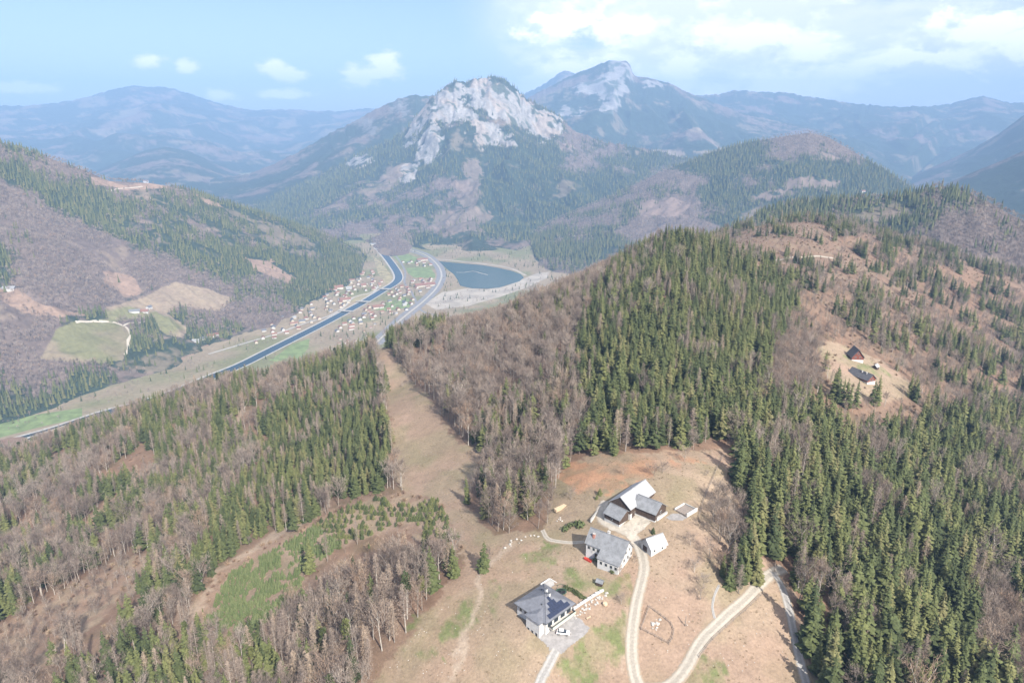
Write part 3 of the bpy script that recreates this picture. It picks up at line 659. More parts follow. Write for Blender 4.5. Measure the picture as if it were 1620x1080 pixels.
M_SPRUCE = leaf_mat('spruce_needles', [(0.0, (0.047, 0.060, 0.025)), (0.4, (0.085, 0.100, 0.038)), (0.8, (0.126, 0.134, 0.049)), (1.0, (0.158, 0.144, 0.066))])
M_YSPR = leaf_mat('young_spruce_needles', [(0.0, (0.092, 0.120, 0.046)), (1.0, (0.140, 0.160, 0.068))])
M_LARCH = leaf_mat('larch_twigs', [(0.0, (0.21, 0.165, 0.135)), (0.6, (0.285, 0.225, 0.182)), (1.0, (0.36, 0.275, 0.20))])
M_TWIG = leaf_mat('bare_twigs', [(0.0, (0.165, 0.130, 0.110)), (0.4, (0.235, 0.185, 0.152)), (0.75, (0.31, 0.258, 0.215)), (1.0, (0.29, 0.20, 0.14))])
M_BARK = leaf_mat('bark', [(0.0, (0.24, 0.20, 0.17)), (1.0, (0.46, 0.42, 0.37))])
M_BARKD = leaf_mat('spruce_bark', [(0.0, (0.13, 0.10, 0.085)), (1.0, (0.24, 0.19, 0.16))])
M_SCRUB = leaf_mat('scrub_twigs', [(0.0, (0.24, 0.16, 0.12)), (0.5, (0.31, 0.22, 0.155)), (1.0, (0.37, 0.28, 0.19))])
class TB:
    """collects triangles"""
    def __init__(s): s.v = []; s.f = []; s.m = []
    def tri(s, a, b, c, m=0):
        i = len(s.v); s.v += [a, b, c]; s.f.append((i, i + 1, i + 2)); s.m.append(m)
    def stick(s, a, b, ra, rb, m=1, n=4):
        a = np.asarray(a, float); b = np.asarray(b, float); d = b - a; d = d / (np.linalg.norm(d) + 1e-9)
        u = np.cross(d, (0.3, 0.5, 0.81)); u /= np.linalg.norm(u) + 1e-9; w = np.cross(d, u); i = len(s.v)
        for k in range(n):
            q = math.cos(2 * math.pi * k / n) * u + math.sin(2 * math.pi * k / n) * w; s.v.append(a + q * ra); s.v.append(b + q * rb)
        for k in range(n):
            p = i + 2 * k; q = i + 2 * ((k + 1) % n); s.f += [(p, q, q + 1), (p, q + 1, p + 1)]; s.m += [m, m]
    def twig(s, a, b, w, m=0):
        a = np.asarray(a, float); b = np.asarray(b, float); d = b - a
        u = np.cross(d, rng.normal(size=3)); u = u / (np.linalg.norm(u) + 1e-9) * w
        s.tri(a - u, a + u, b, m)
    def mesh(s, name, mats, only=None):
        V = np.array(s.v, float); F = np.array(s.f); M = np.array(s.m)
        if only is not None:
            F = F[M == only]; used = np.unique(F); mp = np.full(len(V), -1); mp[used] = np.arange(len(used)); V = V[used]; F = mp[F]; M = np.zeros(len(F), int)
        return mesh_np(name, V, F, mats, smooth=False, matidx=M)
def mk_spruce(seed, rad=2.6, H=18.0, low=1.2, whorls=19, ragged=0.25):
    r = np.random.default_rng(seed); t = TB()
    t.stick((0, 0, -1.5), (0, 0, H * 0.93), 0.24, 0.04, 1, 5)
    for i in range(whorls):
        f = i / (whorls - 1); z = low + (H - low - 0.5) * f ** 0.92
        L0 = rad * (1 - f) ** 0.78 * (0.9 if i == 0 else 1) + 0.22
        n = 9 if f < 0.55 else (7 if f < 0.85 else 5); ph = r.uniform(0, 6.28)
        for j in range(n):
            a = ph + 6.283 * (j + r.uniform(-0.3, 0.3)) / n; L = L0 * r.uniform(1 - 1.3 * ragged, 1 + 0.6 * ragged)
            zz = z + r.uniform(-0.35, 0.35); dr = L * r.uniform(0.25, 0.5); wd = L * r.uniform(0.26, 0.4) + 0.08
            ca, sa = math.cos(a), math.sin(a); root = (0, 0, zz + 0.25); tip = (ca * L, sa * L, zz - dr)
            mx, my, mz = ca * L * 0.62, sa * L * 0.62, zz - dr * 0.66 - 0.12
            t.tri(root, (mx - sa * wd, my + ca * wd, mz - 0.1 * L), tip, 0); t.tri(root, tip, (mx + sa * wd, my - ca * wd, mz - 0.1 * L), 0)
    t.stick((0, 0, H * 0.9), (0, 0, H), 0.12, 0.02, 0, 3)
    return t
def mk_larch(seed, rad=2.3, H=20.0, low=5.0, dens=1.0):
    r = np.random.default_rng(seed); t = TB()
    t.stick((0, 0, -1.5), (0, 0, H * 0.6), 0.26, 0.14, 1, 5); t.stick((0, 0, H * 0.6), (0, 0, H), 0.14, 0.03, 1, 4)
    for i in range(27):
        f = i / 26; z = low + (H - low) * f; L0 = rad * (1 - f) ** 0.7 * (0.55 + 0.45 * min(1, f * 5)) + 0.25
        for j in range(7):
            a = r.uniform(0, 6.283); L = L0 * r.uniform(0.55, 1.15); ca, sa = math.cos(a), math.sin(a); dz = L * r.uniform(-0.15, 0.3)
            b = np.array((ca * L, sa * L, z + dz)); t.twig((0, 0, z), b, 0.05)
            for q in range(int(5 * dens)):
                p = np.array((0, 0, z)) * 1 + (b - np.array((0, 0, z))) * r.uniform(0.25, 1.0)
                t.twig(p, p + r.normal(size=3) * (0.5, 0.5, 0.34) + (0, 0, r.uniform(-0.5, 0.15)), 0.058)
    return t
def mk_bare(seed, H=16.0, spread=3.6, clear=0.35, limbs=7, w=0.05, trunk=0.24, tw=260):
    r = np.random.default_rng(seed); t = TB(); tips = []
    lean = r.normal(size=2) * 0.4
    top = np.array((lean[0], lean[1], H * 0.8))
    t.stick((0, 0, -1.5), top * (1, 1, 0.55), trunk, trunk * 0.55, 1, 5); t.stick(top * (1, 1, 0.55), top, trunk * 0.55, 0.04, 1, 4)
    tips.append(top)
    for i in range(limbs):
        f = clear + (0.86 - clear) * i / max(1, limbs - 1); a = 2.4 * i + r.uniform(-0.5, 0.5); L = spread * r.uniform(0.7, 1.1) * (1.15 - 0.5 * f)
        p0 = np.array((lean[0] * f, lean[1] * f, H * 0.8 * f)); p1 = p0 + np.array((math.cos(a) * L * 0.55, math.sin(a) * L * 0.55, L * r.uniform(0.6, 1.0))); p2 = p1 + np.array((math.cos(a) * L * 0.45, math.sin(a) * L * 0.45, L * r.uniform(0.5, 1.0)))
        t.stick(p0, p1, trunk * 0.42, trunk * 0.25, 1, 3); t.stick(p1, p2, trunk * 0.25, 0.03, 1, 3); tips += [p1, p2, p1 * 0.5 + p2 * 0.5, p0 * 0.4 + p1 * 0.6]
        for q in range(4):
            s0 = p0 + (p2 - p0) * r.uniform(0.3, 0.95); b = s0 + r.normal(size=3) * (0.9, 0.9, 0.5) * L * 0.36 + (0, 0, L * 0.3)
            t.stick(s0, b, 0.055, 0.02, 0, 3); tips += [b, (s0 + b) / 2]
    tips = np.array(tips)
    for i in range(tw):
        p = tips[r.integers(len(tips))] + r.normal(size=3) * 0.35
        out = p - np.array((0, 0, H * 0.45)); out /= np.linalg.norm(out) + 1e-9
        q = p + (out * 0.7 + r.normal(size=3) * 0.55 + (0, 0, 0.35)) * r.uniform(0.7, 1.7)
        t.twig(p, q, w)
        for _ in range(3):
            s0 = p + (q - p) * r.uniform(0.3, 1); t.twig(s0, s0 + (out * 0.4 + r.normal(size=3) * 0.5 + (0, 0, 0.3)) * r.uniform(0.4, 1.0), w * 0.85)
    return t
def mk_pine(seed, H=22.0):
    r = np.random.default_rng(seed); t = TB(); t.stick((0, 0, -1.5), (0, 0, H * 0.95), 0.26, 0.08, 1, 5)
    for i in range(60):
        f = r.uniform(0.62, 1.0); a = r.uniform(0, 6.28); L = 2.4 * (1.25 - f) ** 0.6 * r.uniform(0.4, 1.1); p = np.array((math.cos(a) * L, math.sin(a) * L, H * f + r.normal() * 0.3))
        for _ in range(4):
            d = r.normal(size=3) * (0.8, 0.8, 0.45); u = r.normal(size=3) * 0.5; t.tri(p - d * 0.6, p + d * 0.6 + u, p + (0, 0, 0.7) - u, 0)
    return t
def mk_shrub(seed, R_=1.6, n=150, w=0.05):
    r = np.random.default_rng(seed); t = TB()
    for i in range(n):
        a = r.uniform(0, 6.28); e = r.uniform(0.25, 1.45); L = R_ * r.uniform(0.55, 1.1); d = np.array((math.cos(a) * math.cos(e), math.sin(a) * math.cos(e), math.sin(e)))
        p = d * L * r.uniform(0.0, 0.6) + (0, 0, -0.1); t.twig(p, d * L + r.normal(size=3) * 0.15, w * r.uniform(0.8, 1.6))
    return t
def mk_low_spruce(seed):
    r = np.random.default_rng(seed); t = TB()
    for (z0, z1, rad) in ((1.0, 9.5, 2.9), (5.5, 14, 2.2), (10, 18.5, 1.4)):
        n = 7; an = r.uniform(0, 6.28)
        P = [(math.cos(an + 6.283 * k / n) * rad * r.uniform(0.65, 1.2), math.sin(an + 6.283 * k / n) * rad * r.uniform(0.65, 1.2), z0 + r.uniform(-0.6, 0.6)) for k in range(n)]
        for k in range(n): t.tri(P[k], P[(k + 1) % n], (0, 0, z1), 0)
    t.stick((0, 0, -2), (0, 0, 4), 0.22, 0.18, 1, 3)
    return t
def mk_low_bare(seed):
    r = np.random.default_rng(seed); t = TB(); t.stick((0, 0, -2), (0, 0, 9), 0.22, 0.08, 1, 3)
    for i in range(46):
        a = r.uniform(0, 6.28); e = r.uniform(0.0, 1.5); d = np.array((math.cos(a) * math.cos(e), math.sin(a) * math.cos(e), math.sin(e) * 1.35)); p = np.array((0, 0, 7.0)) + d * r.uniform(0.5, 2.6)
        t.twig(p, p + d * r.uniform(1.5, 3.2) + r.normal(size=3) * 0.4, 0.20)
    return t
TREE_KINDS = {
 'spruce': ([mk_spruce(1, 2.7, 18, 1.2, 17, .35), mk_spruce(2, 2.3, 19, 1.5, 18, .4), mk_spruce(3, 3.3, 17, 0.8, 16, .4), mk_spruce(4, 2.7, 18.5, 2.5, 17, 0.5), mk_spruce(5, 2.5, 17.5, 3.5, 15, 0.6)], M_SPRUCE, M_BARKD),
 'larch': ([mk_larch(11, 3.0), mk_larch(12, 2.6, 21, 6), mk_larch(13, 3.5, 19, 3.5), mk_larch(14, 2.9, 20, 7)], M_LARCH, M_BARK),
 'bare': ([mk_bare(21), mk_bare(22, 17, 3.2, 0.45, 6), mk_bare(23, 15, 4.2, 0.28, 8, tw=320), mk_bare(24, 16, 3.4, 0.5, 6), mk_bare(25, 14, 4.6, 0.2, 8, tw=340)], M_TWIG, M_BARK),
 'pine': ([mk_pine(31), mk_pine(32, 20)], M_SPRUCE, M_BARK),
 'scrub': ([mk_shrub(41), mk_shrub(42, 2.0, 170), mk_shrub(43, 1.3, 120)], M_SCRUB, M_SCRUB),
 'low_spruce': ([mk_low_spruce(51), mk_low_spruce(52), mk_low_spruce(53)], M_SPRUCE, M_BARKD),
 'low_bare': ([mk_low_bare(61), mk_low_bare(62), mk_low_bare(63)], M_TWIG, M_BARK),
}
TREE_H = {'spruce': 18.0, 'larch': 20.0, 'bare': 16.0, 'pine': 22.0, 'scrub': 2.0, 'low_spruce': 18.0, 'low_bare': 14.0}
PROTO_COL = {}
for kd, (tbs, mc, mt) in TREE_KINDS.items():
    c = bpy.data.collections.new('proto_' + kd)
    for i, tb in enumerate(tbs):
        c.objects.link(bpy.data.objects.new('proto_%s_%02d' % (kd, i), tb.mesh(kd, [mc, mt])))
    PROTO_COL[kd] = c
PART_MESH = {}
def part_meshes(kd, i):
    if (kd, i) not in PART_MESH:
        tb, mc, mt = TREE_KINDS[kd][0][i], TREE_KINDS[kd][1], TREE_KINDS[kd][2]
        PART_MESH[(kd, i)] = (tb.mesh(kd + '_crown', [mc], 0), tb.mesh(kd + '_trunk', [mt], 1) if 1 in tb.m else None)
    return PART_MESH[(kd, i)]
def scatter_group():
    g = bpy.data.node_groups.new('scatter', 'GeometryNodeTree')
    g.interface.new_socket('Geometry', in_out='INPUT', socket_type='NodeSocketGeometry'); g.interface.new_socket('Trees', in_out='INPUT', socket_type='NodeSocketCollection')
    g.interface.new_socket('Geometry', in_out='OUTPUT', socket_type='NodeSocketGeometry')
    N = g.nodes; gi = N.new('NodeGroupInput'); go = N.new('NodeGroupOutput'); ci = N.new('GeometryNodeCollectionInfo'); ip = N.new('GeometryNodeInstanceOnPoints')
    ci.inputs['Separate Children'].default_value = True; ci.inputs['Reset Children'].default_value = True; ip.inputs['Pick Instance'].default_value = True
    def at(nm, ty): q = N.new('GeometryNodeInputNamedAttribute'); q.data_type = ty; q.inputs[0].default_value = nm; return q.outputs[0]
    L = g.links.new
    L(gi.outputs[0], ip.inputs['Points']); L(gi.outputs[1], ci.inputs[0]); L(ci.outputs[0], ip.inputs['Instance'])
    L(at('kind_index', 'INT'), ip.inputs['Instance Index']); L(at('rot', 'FLOAT_VECTOR'), ip.inputs['Rotation']); L(at('size', 'FLOAT_VECTOR'), ip.inputs['Scale'])
    L(ip.outputs[0], go.inputs[0]); return g
SCATTER = scatter_group()
def scatter(name, kd, P, S, label, wide=None):
    """P (n,3) bases, S (n) heights in metres: one object of kind stuff"""
    n = len(P)
    if n == 0: return
    me = bpy.data.meshes.new(name); me.vertices.add(n); me.vertices.foreach_set('co', np.asarray(P, np.float32).ravel())
    s = np.asarray(S) / TREE_H[kd]; w = s * (rng.uniform(0.9, 1.55, n) if kd == 'spruce' else rng.uniform(0.85, 1.2, n)) if wide is None else s * wide
    me.attributes.new('kind_index', 'INT', 'POINT').data.foreach_set('value', rng.integers(0, len(TREE_KINDS[kd][0]), n).astype(np.int32))
    rot = np.zeros((n, 3), np.float32); rot[:, 2] = rng.uniform(0, 6.283, n); rot[:, :2] = rng.normal(0, 0.025, (n, 2))
    me.attributes.new('rot', 'FLOAT_VECTOR', 'POINT').data.foreach_set('vector', rot.ravel())
    me.attributes.new('size', 'FLOAT_VECTOR', 'POINT').data.foreach_set('vector', np.stack([w, w, s], -1).astype(np.float32).ravel())
    o = link(name, me); md = o.modifiers.new('scatter', 'NODES'); md.node_group = SCATTER
    for it in SCATTER.interface.items_tree:
        if it.name == 'Trees': md[it.identifier] = PROTO_COL[kd]
    return tag(o, label, kind='stuff')
def jitter_grid(x0, x1, y0, y1, s):
    gx, gy = np.meshgrid(np.arange(x0, x1, s), np.arange(y0, y1, s)); gx = gx.ravel(); gy = gy.ravel()
    return gx + rng.uniform(-0.48, 0.48, len(gx)) * s, gy + rng.uniform(-0.48, 0.48, len(gy)) * s
# ------------------------------------------------------------------ roads, buildings and things of the farms
def gp(px, py): return ground(np.array([float(px)]), np.array([float(py)]))[0]
def ground_line(pix, step=1.5):
    P = ground(np.array([p[0] for p in pix], float), np.array([p[1] for p in pix], float)); return smooth_line(P[:, :2], step)
NO_TREES = []
def track_mat(name, rgb, verge):
    """gravel with two paler wheel lines and a rougher middle; the strip runs along its own UV"""
    m, k, b = mat(name)
    uv = k.n('ShaderNodeAttribute', attribute_name='across'); pos = k.n('ShaderNodeNewGeometry').outputs['Position']
    u = k.m('ABSOLUTE', uv.outputs['Fac']); n = k.noise(pos, 1.4, 5, 0.65); n2 = k.noise(pos, 0.25, 3)
    rut = k.m('SUBTRACT', 1.0, k.smooth(k.m('ABSOLUTE', k.m('SUBTRACT', u, 0.52)), 0.10, 0.34))
    c = k.mix(k.m('MULTIPLY', rut, 0.8), tuple(q * 0.80 for q in rgb) + (1,), tuple(min(1, q * 1.12) for q in rgb) + (1,))
    c = k.mix(k.m('MULTIPLY', k.smooth(n2, 0.45, 0.65), 0.35), c, tuple(q * 0.82 for q in rgb) + (1,))
    edge = k.smooth(k.m('ADD', u, k.m('MULTIPLY', k.m('SUBTRACT', n, 0.5), 1.3)), 0.62, 1.0)
    c = k.mix(edge, c, verge + (1,)); hs = k.n('ShaderNodeHueSaturation'); k.l(c, hs.inputs['Color']); k.l(k.smooth(n, 0.2, 0.8, 0.82, 1.15), hs.inputs['Value'])
    k.l(hs.outputs[0], b.inputs['Base Color']); return m
M_TRACK = track_mat('gravel_track', (0.40, 0.36, 0.30), (0.29, 0.225, 0.16)); M_DRIVE = track_mat('driveway_gravel', (0.34, 0.325, 0.305), (0.28, 0.225, 0.16))
def road(name, pix, width, material, label, lift=0.10):
    C = ground_line(pix); T = np.gradient(C, axis=0); T /= np.linalg.norm(T, axis=1, keepdims=True); N = np.stack([-T[:, 1], T[:, 0]], -1)
    wob = width * (1 + 0.12 * (fbm(np.arange(len(C)) / 6.0, np.zeros(len(C)), 77, 3) - 0.5)); cols = np.linspace(-0.5, 0.5, 9)
    V = np.stack([C + N * (wob * c)[:, None] for c in cols], 1); z = HZ(V[..., 0], V[..., 1]) + lift - 0.12 * (np.abs(cols)[None] > 0.45)
    me = mesh_np(name, np.concatenate([V, z[..., None]], -1).reshape(-1, 3), grid_faces(len(C), 9)[:, ::-1], [material])
    a = me.attributes.new('across', 'FLOAT', 'POINT'); a.data.foreach_set('value', np.tile(cols * 2, len(C)).astype(np.float32))
    for c in C[::2]: NO_TREES.append((c[0], c[1], width * 0.5 + 2.2))
    return tag(link(name, me), label, kind='structure')
def yard(name, pix, material, label, lift=0.06, cell=0.35):
    P = ground(np.array([p[0] for p in pix], float), np.array([p[1] for p in pix], float))[:, :2]; poly = [tuple(p) for p in P]
    xs = np.arange(P[:, 0].min(), P[:, 0].max() + cell, cell); ys = np.arange(P[:, 1].min(), P[:, 1].max() + cell, cell); gx, gy = np.meshgrid(xs, ys)
    j = (fbm(gx / 1.5, gy / 1.5, 88, 2) - 0.5) * 0.8
    cx = gx[:-1, :-1] + cell / 2; cy = gy[:-1, :-1] + cell / 2; ins = in_poly(cx + j[:-1, :-1], cy + j[:-1, :-1], poly).ravel()
    F = grid_faces(len(ys), len(xs))[ins]; used = np.unique(F); mp = np.full(gx.size, -1); mp[used] = np.arange(len(used))
    x = gx.ravel()[used]; y = gy.ravel()[used]
    me = mesh_np(name, np.stack([x, y, HZ(x, y) + lift], -1), mp[F], [material]); return tag(link(name, me), label, kind='structure')
yard('farm_yard', [(948,822),(946,806),(955,790),(962,795),(960,812),(972,822),(985,830),(995,824),(1008,812),(1024,818),(1030,826),(1018,838),(1006,846),(1010,862),(1000,860),(985,842),(965,838)], M_GRAV, 'pale gravel yard between barn and farmhouse', 0.14)
yard('driveway_yard', [(847,1004),(856,998),(868,988),(885,978),(905,970),(918,980),(934,992),(926,1004),(905,1020),(888,1034),(872,1034),(864,1020)], M_GRAVD, 'grey gravel forecourt of the modern house', 0.10)
yard('barn_ramp', [(1053,818),(1064,812),(1076,812),(1088,818),(1080,823),(1064,824)], M_GRAVD, 'grey gravel patch beside the manure pit', 0.08)
road('gravel_road', [(1040,1180),(1016,1100),(1005,1070),(1000,1040),(1000,1003),(1007,953),(1015,920),(1019,893),(1010,862),(997,845),(973,833),(955,824),(950,808),(958,792)], 4.4, M_TRACK, 'pale gravel road climbing past the farmhouse')
road('gravel_road', [(1016,1090),(1050,1088),(1070,1075),(1087,1053),(1110,1013),(1140,983),(1177,950),(1203,923),(1222,906),(1240,899)], 4.3, M_TRACK, 'pale gravel road running right up to the forest edge', 0.12)
road('forest_road', [(1222,904),(1236,925),(1246,955),(1254,990),(1264,1037),(1280,1095),(1310,1180)], 3.3, M_DRIVE, 'grey forest road in the shade of the spruce edge', 0.14)
road('garden_path', [(924,857),(905,858),(890,857),(867,852),(858,838)], 2.0, M_TRACK, 'narrow pale path left of the farmhouse')
road('driveway', [(880,1028),(866,1055),(852,1085),(830,1160)], 3.6, M_DRIVE, 'grey gravel driveway leaving the modern house', 0.13)
road('footpath', [(1131,978),(1127,960),(1131,940),(1138,925)], 1.0, M_DRIVE, 'narrow stony footpath above the gravel road')
road('felling_track', [(1205,412),(1240,410),(1280,406),(1318,408)], 4.0, M_TRACK, 'pale felling track across the cleared hilltop')

M_WHITE = simple('white_render', (0.56, 0.55, 0.53), scale=0.7, var=0.06); M_CREAM = simple('cream_render', (0.55, 0.52, 0.45), scale=0.7, var=0.08)
M_WOODD = simple('dark_boards', (0.085, 0.060, 0.047), scale=3.0, var=0.35); M_WOODR = simple('red_brown_boards', (0.19, 0.065, 0.045), scale=3.0, var=0.25); M_WOOD = simple('fresh_wood', (0.52, 0.40, 0.27), scale=4.0, var=0.25)
M_WOODG = simple('weathered_wood', (0.25, 0.21, 0.18), scale=4.0, var=0.3)
M_GLASS = simple('window_glass', (0.03, 0.04, 0.05), rough=0.1, spec=0.6, var=0.1); M_FRAME = simple('window_frame_paint', (0.42, 0.40, 0.37), var=0.05)
M_ALU = simple('anthracite_metal', (0.09, 0.095, 0.10), rough=0.5, var=0.1, spec=0.4); M_TYRE = simple('rubber', (0.02, 0.02, 0.02), var=0.1)
M_BRICK = simple('brick_chimney', (0.42, 0.20, 0.15), scale=5, var=0.2); M_STONE = simple('limestone_block', (0.44, 0.41, 0.37), scale=1.2, var=0.25, bump=0.1)
M_NET = simple('green_net', (0.03, 0.09, 0.05), var=0.2); M_REDP = simple('red_plastic', (0.50, 0.06, 0.04), var=0.1)
def stripe_mat(name, rgb, pitch, depth=0.16, rough=0.6):
    """sheet or tile courses: fine lines along the local axis 'seam' of each roof slab"""
    m, k, b = mat(name)
    at_ = k.n('ShaderNodeAttribute', attribute_name='seam'); s = k.m('FRACT', k.m('MULTIPLY', at_.outputs['Fac'], 1.0 / pitch))
    line = k.smooth(s, 0.0, 0.14, 1.0, 0.0); pos = k.n('ShaderNodeNewGeometry').outputs['Position']; n = k.noise(pos, 0.6, 5, 0.6); n2 = k.noise(pos, 3.0, 4)
    c = k.mix(k.m('MULTIPLY', line, 0.45), rgb + (1,), tuple(q * 0.55 for q in rgb) + (1,))
    hs = k.n('ShaderNodeHueSaturation'); k.l(c, hs.inputs['Color']); k.l(k.m('ADD', k.smooth(n, 0.3, 0.7, 1 - depth, 1 + depth), k.smooth(n2, 0.3, 0.7, -0.06, 0.06)), hs.inputs['Value']); k.l(hs.outputs[0], b.inputs['Base Color'])
    b.inputs['Roughness'].default_value = rough; bp = k.n('ShaderNodeBump'); bp.inputs['Distance'].default_value = 0.04; k.l(line, bp.inputs['Height']); k.l(bp.outputs[0], b.inputs['Normal'])
    return m
M_RMOD = stripe_mat('anthracite_tiles', (0.165, 0.170, 0.190), 0.45); M_RGREY = stripe_mat('grey_slate', (0.225, 0.23, 0.238), 0.5); M_RPALE = stripe_mat('pale_fibre_cement', (0.36, 0.366, 0.372), 0.9, 0.12); M_RDARK = stripe_mat('dark_shingles', (0.11, 0.11, 0.12), 0.4); M_RRED = stripe_mat('red_tiles', (0.28, 0.15, 0.112), 0.5); M_RBRN = stripe_mat('brown_tiles', (0.24, 0.12, 0.09), 0.5)
M_SOLAR = simple('solar_cells', (0.018, 0.026, 0.055), rough=0.25, spec=0.5, var=0.15)
def pmesh(name, v, f, material, parent=None, seam=None):
    me = bpy.data.meshes.new(name); me.from_pydata([tuple(map(float, p)) for p in v], [], f); me.materials.append(material)
    if seam is not None: me.attributes.new('seam', 'FLOAT', 'POINT').data.foreach_set('value', np.asarray(seam, np.float32))
    me.update(); return link(name, me, parent)
BOXF = [(0,1,3,2),(4,6,7,5),(0,4,5,1),(2,3,7,6),(0,2,6,4),(1,5,7,3)]
def box(name, c, s, material, parent=None, rz=0.0):
    ca, sa = math.cos(rz), math.sin(rz); v = []
    for p in (-.5, .5):
        for q in (-.5, .5):
            for w in (-.5, .5): x, y = p * s[0], q * s[1]; v.append((c[0] + x * ca - y * sa, c[1] + x * sa + y * ca, c[2] + w * s[2]))
    return pmesh(name, v, BOXF, material, parent)
def slab(name, quad, th, material, parent, seam_dir=0):
    """thick roof slab: quad = 3 or 4 corners, top side; eave corners first"""
    q = [np.array(p, float) for p in quad]; n = np.cross(q[1] - q[0], q[2] - q[0]); n /= np.linalg.norm(n)
    if n[2] < 0: q = q[::-1]; n = -n
    k = len(q); v = q + [p - n * th for p in q]; f = [tuple(range(k)), tuple(range(2 * k - 1, k - 1, -1))] + [(i, i + k, (i + 1) % k + k, (i + 1) % k) for i in range(k)]
    e = np.array(quad[1], float) - np.array(quad[0], float); e /= np.linalg.norm(e); up = np.cross(n, e)
    d = e if seam_dir == 0 else up
    return pmesh(name, v, f, material, parent, [float(np.dot(p, d)) for p in v])
def root_at(name, x, y, z, rz, label, cat, group=None):
    o = bpy.data.objects.new(name, None); COL.objects.link(o); o.location = (x, y, z); o.rotation_euler = (0, 0, rz); return tag(o, label, cat, group)
def gable(name, cx, cy, z, rz, L, W, He, Hr, wall_m, roof_m, label, cat='house', over=0.5, base=-3.0, wall2=None, split=None, openings=(), chimneys=(), gable_m=None, seam=0):
    """gabled building; x runs along the ridge. openings: (side, along, height, w, h, kind)"""
    o = root_at(name, cx, cy, z, rz, label, cat); l, w = L / 2, W / 2
    if split: # masonry below, boards above
        v = [(a * l, b * w, zz) for zz in (base, split) for a, b in ((-1, -1), (1, -1), (1, 1), (-1, 1))]; pmesh('base_wall', v, [(0,1,5,4),(1,2,6,5),(2,3,7,6),(3,0,4,7),(4,5,6,7)], wall2, o); b0 = split + 0.002; l2, w2 = l + 0.06, w + 0.06
    else: b0, l2, w2 = base, l, w
    v = [(-l2, -w2, b0), (l2, -w2, b0), (l2, w2, b0), (-l2, w2, b0), (-l2, -w2, He), (l2, -w2, He), (l2, w2, He), (-l2, w2, He), (-l2, 0, Hr - 0.12), (l2, 0, Hr - 0.12)]
    pmesh('wall', v, [(0,1,5,4),(2,3,7,6),(3,0,4,8,7),(1,2,6,9,5)], wall_m, o)
    sl = (Hr - He) / w; ze = He - sl * over + 0.15; lo = l + over; wo = w + over
    for s in (-1, 1): slab('roof', [(-lo, s * wo, ze), (lo, s * wo, ze), (lo, s * 0.0, Hr + 0.15), (-lo, s * 0.0, Hr + 0.15)], 0.18, roof_m, o, seam)
    box('ridge_cap', (0, 0, Hr + 0.17), (2 * lo, 0.35, 0.12), roof_m, o)
    for (x, y, h, mm) in chimneys:
        zt = Hr - sl * abs(y); ch = box('chimney', (x, y, zt + h / 2 - 0.5), (0.8, 0.7, h + 1.0), mm, o); box('cap', (x, y, zt + h + 0.05), (1.0, 0.9, 0.1), M_FRAME, ch)
    for (side, a, hz, ww, hh, kind) in openings:
        off = 0.07 if split and hz > split else 0.0
        if side in 'fb': p = (a, (-1 if side == 'f' else 1) * (w + off + 0.03), hz); r_ = 0
        else: p = ((-1 if side == 'l' else 1) * (l + off + 0.03), a, hz); r_ = math.pi / 2
        if kind == 'door': d = box('door', p, (ww, 0.10, hh), M_WOODD, o, r_); box('handle', (p[0], p[1] + (-0.06 if side == 'f' else 0), p[2]), (0.12, 0.08, 0.04), M_ALU, d)
        else:
            fr = box('window', p, (ww + 0.22, 0.08, hh + 0.22), M_FRAME, o, r_); q = 0.03
            pp = (p[0], p[1] + (-q if side == 'f' else q), p[2]) if side in 'fb' else (p[0] + (-q if side == 'l' else q), p[1], p[2]); box('pane', pp, (ww, 0.08, hh), M_GLASS, fr, r_)
    NO_TREES.append((cx, cy, max(L, W) * 0.75)); return o

